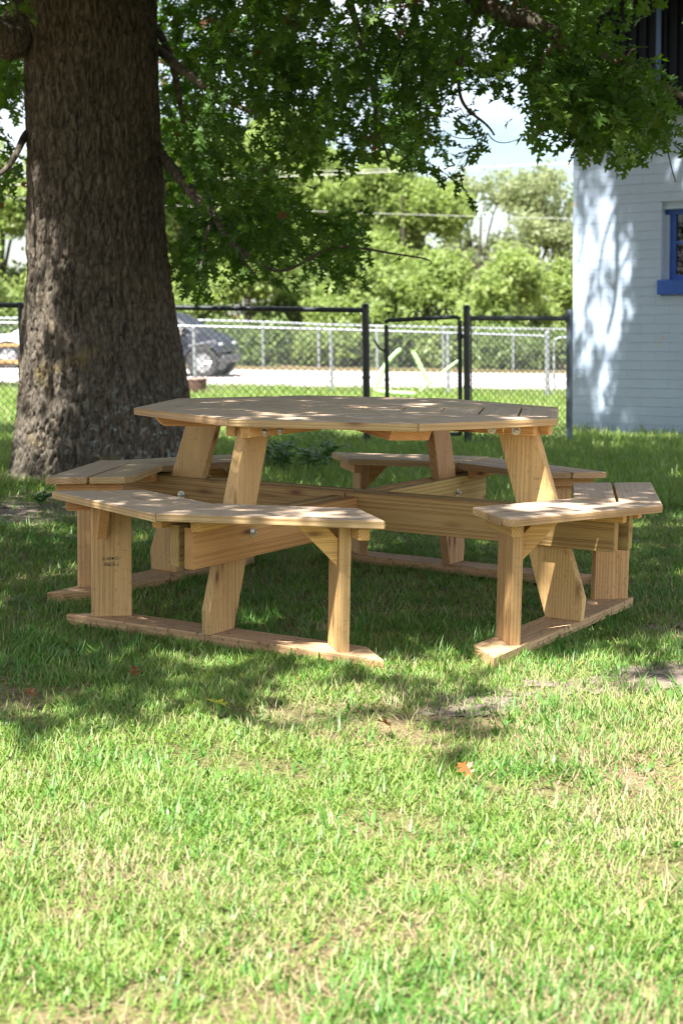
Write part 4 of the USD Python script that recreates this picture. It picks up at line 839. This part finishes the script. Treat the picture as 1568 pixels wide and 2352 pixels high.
# ------------------------------------------------------------------ trees and shrubs far behind
def clump(seed, n=26, spread=0.30, L=0.17):
    r = np.random.default_rng(seed); out = []
    for i in range(n):
        p = r.normal(0, spread * 0.5, 3); a = r.normal(0, 1, 3); b = r.normal(0, 1, 3); a = nz(a); b = nz(np.cross(a, b)); s = L * r.uniform(0.6, 1.25)
        v = np.array([p - a * s * 0.5, p + b * s * 0.28 - a * s * 0.05, p + a * s * 0.55, p - b * s * 0.28 - a * s * 0.05]); v[1::2] += np.cross(a, b) * s * 0.1
        out.append((v, np.array([[0, 1, 2], [0, 2, 3]])))
    return cat(out)
CL = [clump(s) for s in range(4)]
def far_tree(name, label, px, ytop, depth, width, mat, group, dens=1.0, trunk_h=0.25, seed=0, trunkr=0.16, lean=0.0, cat_="tree"):
    r = np.random.default_rng(seed); B = base(px, 860, depth); top = at(px, ytop, depth)[2] - B[2]; w = width * depth / FPX
    t = thing(name, label, cat_, B, group=group)
    stems = []
    nst = 1 if trunk_h > 0.1 else 3
    for s in range(nst):
        a = r.uniform(0, 6.28); stems.append(tube(smoothpath([(0.1 * s, 0, -0.05), (lean * 0.3 + 0.1 * s, 0, top * 0.35), (lean + math.cos(a) * w * 0.1, math.sin(a) * w * 0.1, top * 0.8)], 10), np.linspace(trunkr, trunkr * 0.25, 10), 8))
    obj("trunk", cat(stems), TWIG, t, True)
    lobes = []
    for i in range(int(6 + top)):
        hh = r.uniform(trunk_h, 0.97); rad = w * 0.5 * (1 - 0.55 * abs(hh - 0.5) * 1.2) * math.sqrt(r.uniform(0.05, 1)); a = r.uniform(0, 6.28)
        lobes.append((lean * hh + rad * 0.75 * math.cos(a), rad * 0.75 * math.sin(a), hh * top, w * r.uniform(0.14, 0.26)))
    br = [tube(smoothpath([(lean * 0.4, 0, min(top * 0.3, l[2] * 0.6)), (l[0] * 0.5, l[1] * 0.5, l[2] * 0.8), l[:3]], 6), np.linspace(trunkr * 0.4, 0.02, 6), 5) for l in lobes[:9]]
    obj("branch", cat(br), TWIG, t, True)
    p, s = [], []
    for l in lobes:
        n_ = max(6, int(140 * dens * (l[3] / 0.9) ** 2))
        d = r.normal(0, 1, (n_, 3)); d /= np.linalg.norm(d, axis=1, keepdims=True); d *= (r.uniform(0.1, 1, n_) ** 0.5)[:, None] * l[3]
        p.append(np.array(l[:3]) + d * [1, 1, 0.8]); s.append(r.uniform(0.8, 1.6, n_))
    p, s = np.vstack(p), np.concatenate(s); p[:, 2] = np.maximum(p[:, 2], 0.15)
    qq = qmul(quat_z(r.uniform(0, 6.28, len(p))), qax(r.normal(0, 1, (len(p), 3)), r.uniform(0, 3, len(p))))
    tag(inst("crown", [("leaf_clump", c, mat) for c in CL], p, qq, s, r.integers(0, 4, len(p)), t), kind="stuff")
G = "trees beyond the gravel road"
FT = [("broad_tree", "dense mid green tree behind the fence, left of the sky gap", 930, 365, 56, 320, FAR_LEAF, 1.0, 0.18, 0.2), ("broad_tree", "tall green tree beyond the road, half behind the drooping bough", 690, 300, 58, 380, FAR_LEAF, 1.1, 0.15, 0.2),
      ("pale_tree", "thin pale tree with sky showing through, beside the blue wall", 1215, 400, 60, 270, FAR_LEAF2, 0.18, 0.45, 0.15), ("pale_tree", "sparse pale tree top left of the thin pale tree", 1090, 420, 63, 240, FAR_LEAF2, 0.26, 0.3, 0.14),
      ("broad_tree", "green tree glimpsed right of the trunk under the boughs", 470, 330, 55, 340, FAR_LEAF, 1.0, 0.12, 0.2), ("dark_tree", "darker tree between the two leafy far trees", 800, 420, 62, 280, FAR_LEAF3, 1.0, 0.15, 0.2),
      ("broad_tree", "green tree at the left edge beyond the white car", 10, 380, 54, 330, FAR_LEAF, 0.9, 0.15, 0.2), ("broad_tree", "leafy tree mostly hidden by the oak trunk", 230, 300, 57, 400, FAR_LEAF, 1.0, 0.12, 0.2),
      ("broad_tree", "tree rising behind the left corner of the blue wall", 1340, 600, 58, 190, FAR_LEAF, 1.0, 0.1, 0.15), ("dark_tree", "dark tree at the far left behind the oak", -150, 300, 56, 330, FAR_LEAF3, 1.0, 0.12, 0.2)]
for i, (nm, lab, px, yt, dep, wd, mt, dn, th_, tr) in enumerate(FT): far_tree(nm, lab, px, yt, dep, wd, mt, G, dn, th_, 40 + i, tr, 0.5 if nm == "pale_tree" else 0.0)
S = "shrubs along the far fence"
FS = [(430, 640, 200, FAR_LEAF), (560, 560, 220, FAR_LEAF), (690, 640, 180, FAR_LEAF3), (800, 610, 200, FAR_LEAF), (900, 640, 170, FAR_LEAF), (1010, 590, 220, FAR_LEAF), (1130, 560, 230, FAR_LEAF), (1230, 660, 130, FAR_LEAF), (1290, 655, 120, FAR_LEAF), (330, 620, 200, FAR_LEAF3), (150, 620, 200, FAR_LEAF), (20, 660, 190, FAR_LEAF3), (-90, 600, 200, FAR_LEAF)]
HINT = ["right of the car roof", "beneath the drooping bough", "with dark leaves above the silver fence", "behind the left black gate post", "above the left gate stile", "above the middle of the gate", "tall, above the right gate post", "low, above the short black fence panel", "touching the blue wall in view", "with dark leaves behind the trunk's right side", "behind the middle of the trunk", "with dark leaves at the left edge", "cut by the left edge of the picture"]
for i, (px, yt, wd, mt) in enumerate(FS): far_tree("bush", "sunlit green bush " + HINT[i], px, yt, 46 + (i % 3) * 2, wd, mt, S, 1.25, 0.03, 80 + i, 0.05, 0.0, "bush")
UN = [(620, 765, 170, FAR_LEAF3), (760, 770, 170, FAR_LEAF), (890, 775, 170, FAR_LEAF3), (1130, 778, 200, FAR_LEAF3), (1240, 775, 170, FAR_LEAF3), (500, 770, 170, FAR_LEAF3), (60, 760, 200, FAR_LEAF3), (-80, 760, 160, FAR_LEAF3), (1000, 770, 120, FAR_LEAF)]
HU = ["right of the car", "in the middle of the far fence", "behind the left black post", "right of the gate", "behind the terminal post", "behind the car bonnet", "behind the white car", "outside the left edge", "seen through the gate"]
for i, (px, yt, wd, mt) in enumerate(UN): far_tree("bush", "low shadowy bush at the far fence " + HU[i], px, yt, 42.5, wd, mt, "low bushes at the far fence", 1.5, 0.0, 120 + i, 0.03, 0.0, "bush")

# ------------------------------------------------------------------ weeds, fallen leaves, grass
def weed(px, py, h, sp, n, label, seed):
    r = np.random.default_rng(seed); B = ground(px, py); t = thing("weed", label, "weed", B)
    st, lf = [], []
    for i in range(n):
        a = r.uniform(0, 6.28); e = np.array([math.cos(a) * sp * r.uniform(0.3, 1), math.sin(a) * sp * r.uniform(0.3, 1), h * r.uniform(0.5, 1)])
        P = smoothpath([(0, 0, 0), e * [0.35, 0.35, 0.6], e], 6); st.append(tube(P, 0.003, 4))
        for j in range(4):
            p = P[2 + j]; b = r.uniform(0, 6.28); tip = nz([math.cos(b), math.sin(b), r.uniform(-0.3, 0.5)]); s_ = nz(np.cross(tip, [0, 0, 1])); L = r.uniform(0.05, 0.10)
            v = np.array([p, p + tip * L * 0.35 + s_ * L * 0.36, p + tip * L + [0, 0, -0.01], p + tip * L * 0.35 - s_ * L * 0.36, p + tip * L * 0.45 + [0, 0, 0.008]])
            lf.append((v, np.array([[0, 1, 4], [1, 2, 4], [2, 3, 4], [3, 0, 4]])))
    obj("stem", cat(st), WEED, t); obj("leaves", cat(lf), WEED, t)
for i, (x, y, h, sp, n, lab) in enumerate([(650, 1085, 0.26, 0.22, 14, "broad-leaved weed clump behind the front left table leg"), (715, 1088, 0.22, 0.22, 14, "weed clump under the middle of the table top"), (745, 1065, 0.16, 0.16, 9, "lower weed right of the clump beneath the table"), (610, 1075, 0.18, 0.16, 9, "weed beside the left bench, behind the leg"),
        (95, 1165, 0.10, 0.08, 4, "small weed at the foot of the oak trunk")]):
    weed(x, y, h, sp, n, lab, 500 + i)
def fallen(px, py, L, mat, label, tipa, seed, lift=0.035):
    B = ground(px, py); v, f = leaf(L, seed); r = np.random.default_rng(seed)
    v = v @ rotm([1, 0, 0], 0.5).T @ rotm([0, 1, 0], r.uniform(-0.5, 0.5)).T @ rotm([0, 0, 1], tipa).T
    o_ = obj("fallen_leaf", (v + B + [0, 0, lift], f), mat); tag(o_, label, "leaf")
ORANGE = leafmat("fallen_leaf_orange", [(0.27, 0.095, 0.025), (0.23, 0.08, 0.022)], 0.25); YEL = leafmat("fallen_leaf_yellow", [(0.42, 0.40, 0.07), (0.40, 0.38, 0.08)], 0.3)
fallen(1088, 1818, 0.066, ORANGE, "curled orange oak leaf lying on the sunny lawn", 0.4, 3)
fallen(905, 1694, 0.06, OAK_DEAD, "brown leaf at the edge of the shade below the dirt patch", 1.3, 4, 0.025)
fallen(530, 1655, 0.075, YEL, "pale yellow oak leaf on the lawn left of the table front", 1.9, 5)
fallen(312, 1585, 0.06, OAK_DEAD, "brown leaf in the shaded grass at the left", 0.2, 6)
fallen(85, 1630, 0.05, OAK_DEAD, "small brown leaf at the far left of the lawn", 0.9, 8)

def tuft(seed, n, h0, h1, spread, wd, lean=0.9, seg=3):
    r = np.random.default_rng(seed); V, F, c = [], [], 0
    for i in range(n):
        L = r.uniform(h0, h1); w = wd * r.uniform(0.7, 1.3); a = r.uniform(0, 6.28); p = np.array([*r.normal(0, spread, 2), -0.004]); d = np.array([math.cos(a), math.sin(a), 0]); s_ = np.array([-d[1], d[0], 0])
        th = r.uniform(0.1, lean) if lean < 1.2 else r.uniform(0.35, lean); bend = r.uniform(0.1, 0.9); q_ = p.copy(); rows = []
        for k in range(seg):
            rows.append((q_ - s_ * w / 2 * (1 - 0.25 * k), q_ + s_ * w / 2 * (1 - 0.25 * k))); ang = th + bend * k / seg; q_ = q_ + (d * math.sin(ang) + np.array([0, 0, math.cos(ang)])) * L / seg
        for a_, b_ in rows: V += [a_, b_]
        V.append(q_)
        for k in range(seg - 1): F += [[c + 2*k, c + 2*k + 1, c + 2*k + 3], [c + 2*k, c + 2*k + 3, c + 2*k + 2]]
        F.append([c + 2*seg - 2, c + 2*seg - 1, c + 2*seg]); c += 2 * seg + 1
    return np.array(V), np.array(F)
GP = [("green_tuft", tuft(s, 30, 0.014, 0.044, 0.036, 0.0038, 1.5), GRASS_A) for s in range(5)] + [("fresh_tuft", tuft(20 + s, 11, 0.03, 0.07, 0.024, 0.0062, 1.3, 4), GRASS_B) for s in range(3)] + \
     [("dry_tuft", tuft(30 + s, 26, 0.015, 0.05, 0.045, 0.0025, 1.75), GRASS_D) for s in range(3)] + [("far_tuft", tuft(40 + s, 26, 0.035, 0.09, 0.06, 0.006), GRASS_A) for s in range(3)] + [("broad_tuft", tuft(60 + s, 16, 0.012, 0.03, 0.03, 0.0095, 1.5, 3), GRASS_B) for s in range(2)]
gp, gi, gs = [], [], []
dirts = [Polygon(d[:, :2]).buffer(0) for d in (DIRT1, DIRT2, DIRT3, DIRT4)]
def lawn(n, y0, y1, half0, half1, protos, sc_):
    y = R.uniform(y0, y1, n); hw = half0 + (half1 - half0) * (y - y0) / (y1 - y0); x = EYE[0] + 0.03 * (y - EYE[1]) + R.uniform(-1, 1, n) * hw
    ok = np.ones(n, bool)
    for d in dirts:
        ins = contains_xy(d, x, y); core_ = contains_xy(d.buffer(-0.05), x, y); ok &= ~ins | (R.random(n) < np.where(core_, 0.22, 0.6))
    ok &= np.hypot(x - T0[0], y - T0[1]) > 0.72
    for k in (2, 4, 6, 8):                           # none through the base rails
        a = cang(k); rr = x * math.cos(a) + y * math.sin(a); tt = -x * math.sin(a) + y * math.cos(a); ok &= ~((rr > 0.80) & (rr < 0.968) & (np.abs(tt) < 0.60))
    pts = np.c_[x, y, 0 * x]
    dry = meshkit.fbm(pts * 1.7, 4, 61); lush = meshkit.fbm(pts * 2.3, 3, 71)
    # drier sward in the open sun at the front
    kd = np.clip((dry - 0.47) * 5, 0, 1) * np.clip((-0.9 - y) / 1.2, 0.12, 1) * 0.5 + 0.09
    u = R.random(n); typ = np.where(u < kd, 2, np.where(R.random(n) < np.clip((lush - 0.45) * 2.2, 0.04, 0.5), 1, 0))
    bare = meshkit.fbm(pts * [3.1, 4.2, 1] + 7, 4, 93); ok &= ~((bare > 0.54) & (y < -0.9) & (R.random(n) < np.clip((bare - 0.53) * 8, 0, 0.82)))
    for a, b, t_ in zip(x[ok], y[ok], typ[ok]):
        gp.append((a, b)); gi.append({0: (14 + int(R.integers(2))) if b < 3 and R.random() < 0.16 else protos[0] + int(R.integers(protos[1])), 1: 5 + int(R.integers(3)), 2: 8 + int(R.integers(3))}[int(t_)]); gs.append(sc_ * R.uniform(0.7, 1.25))
lawn(15000, -4.0, -0.6, 0.62, 1.5, (0, 5), 1.0)
lawn(9500, -0.6, 3.0, 1.5, 2.4, (0, 5), 1.1)
lawn(8000, 3.0, 8.5, 2.4, 3.9, (11, 3), 1.2)
lawn(6000, 8.5, 23.2, 3.9, 8.0, (11, 3), 1.7)
for k in (2, 4, 6, 8):                               # longer grass against the base rails
    a = cang(k)
    for i in range(230):
        rr = (0.795 - 0.03 * R.random()) if i % 3 == 0 else (0.972 + 0.035 * R.random()); tt = R.uniform(-0.62, 0.58)
        gp.append((rr * math.cos(a) - tt * math.sin(a), rr * math.sin(a) + tt * math.cos(a))); gi.append(5 + int(R.integers(3)) if R.random() < 0.4 else int(R.integers(5))); gs.append(R.uniform(0.8, 1.2))
gp = np.array(gp); gz_ = gz(gp[:, 0], gp[:, 1]) + bump(gp[:, 0], gp[:, 1]); n = len(gp)
tag(inst("grass", GP, np.c_[gp, gz_], qmul(quat_z(R.uniform(0, 6.28, n)), qax(np.c_[R.normal(0, 1, (n, 2)), 0 * gz_], R.uniform(0, 0.25, n))), gs, gi), "uneven lawn grass, green with dry straw patches in the sun", "grass", kind="stuff")
print("bricks", nb, "sprigs", N, nvis, "tufts", n)
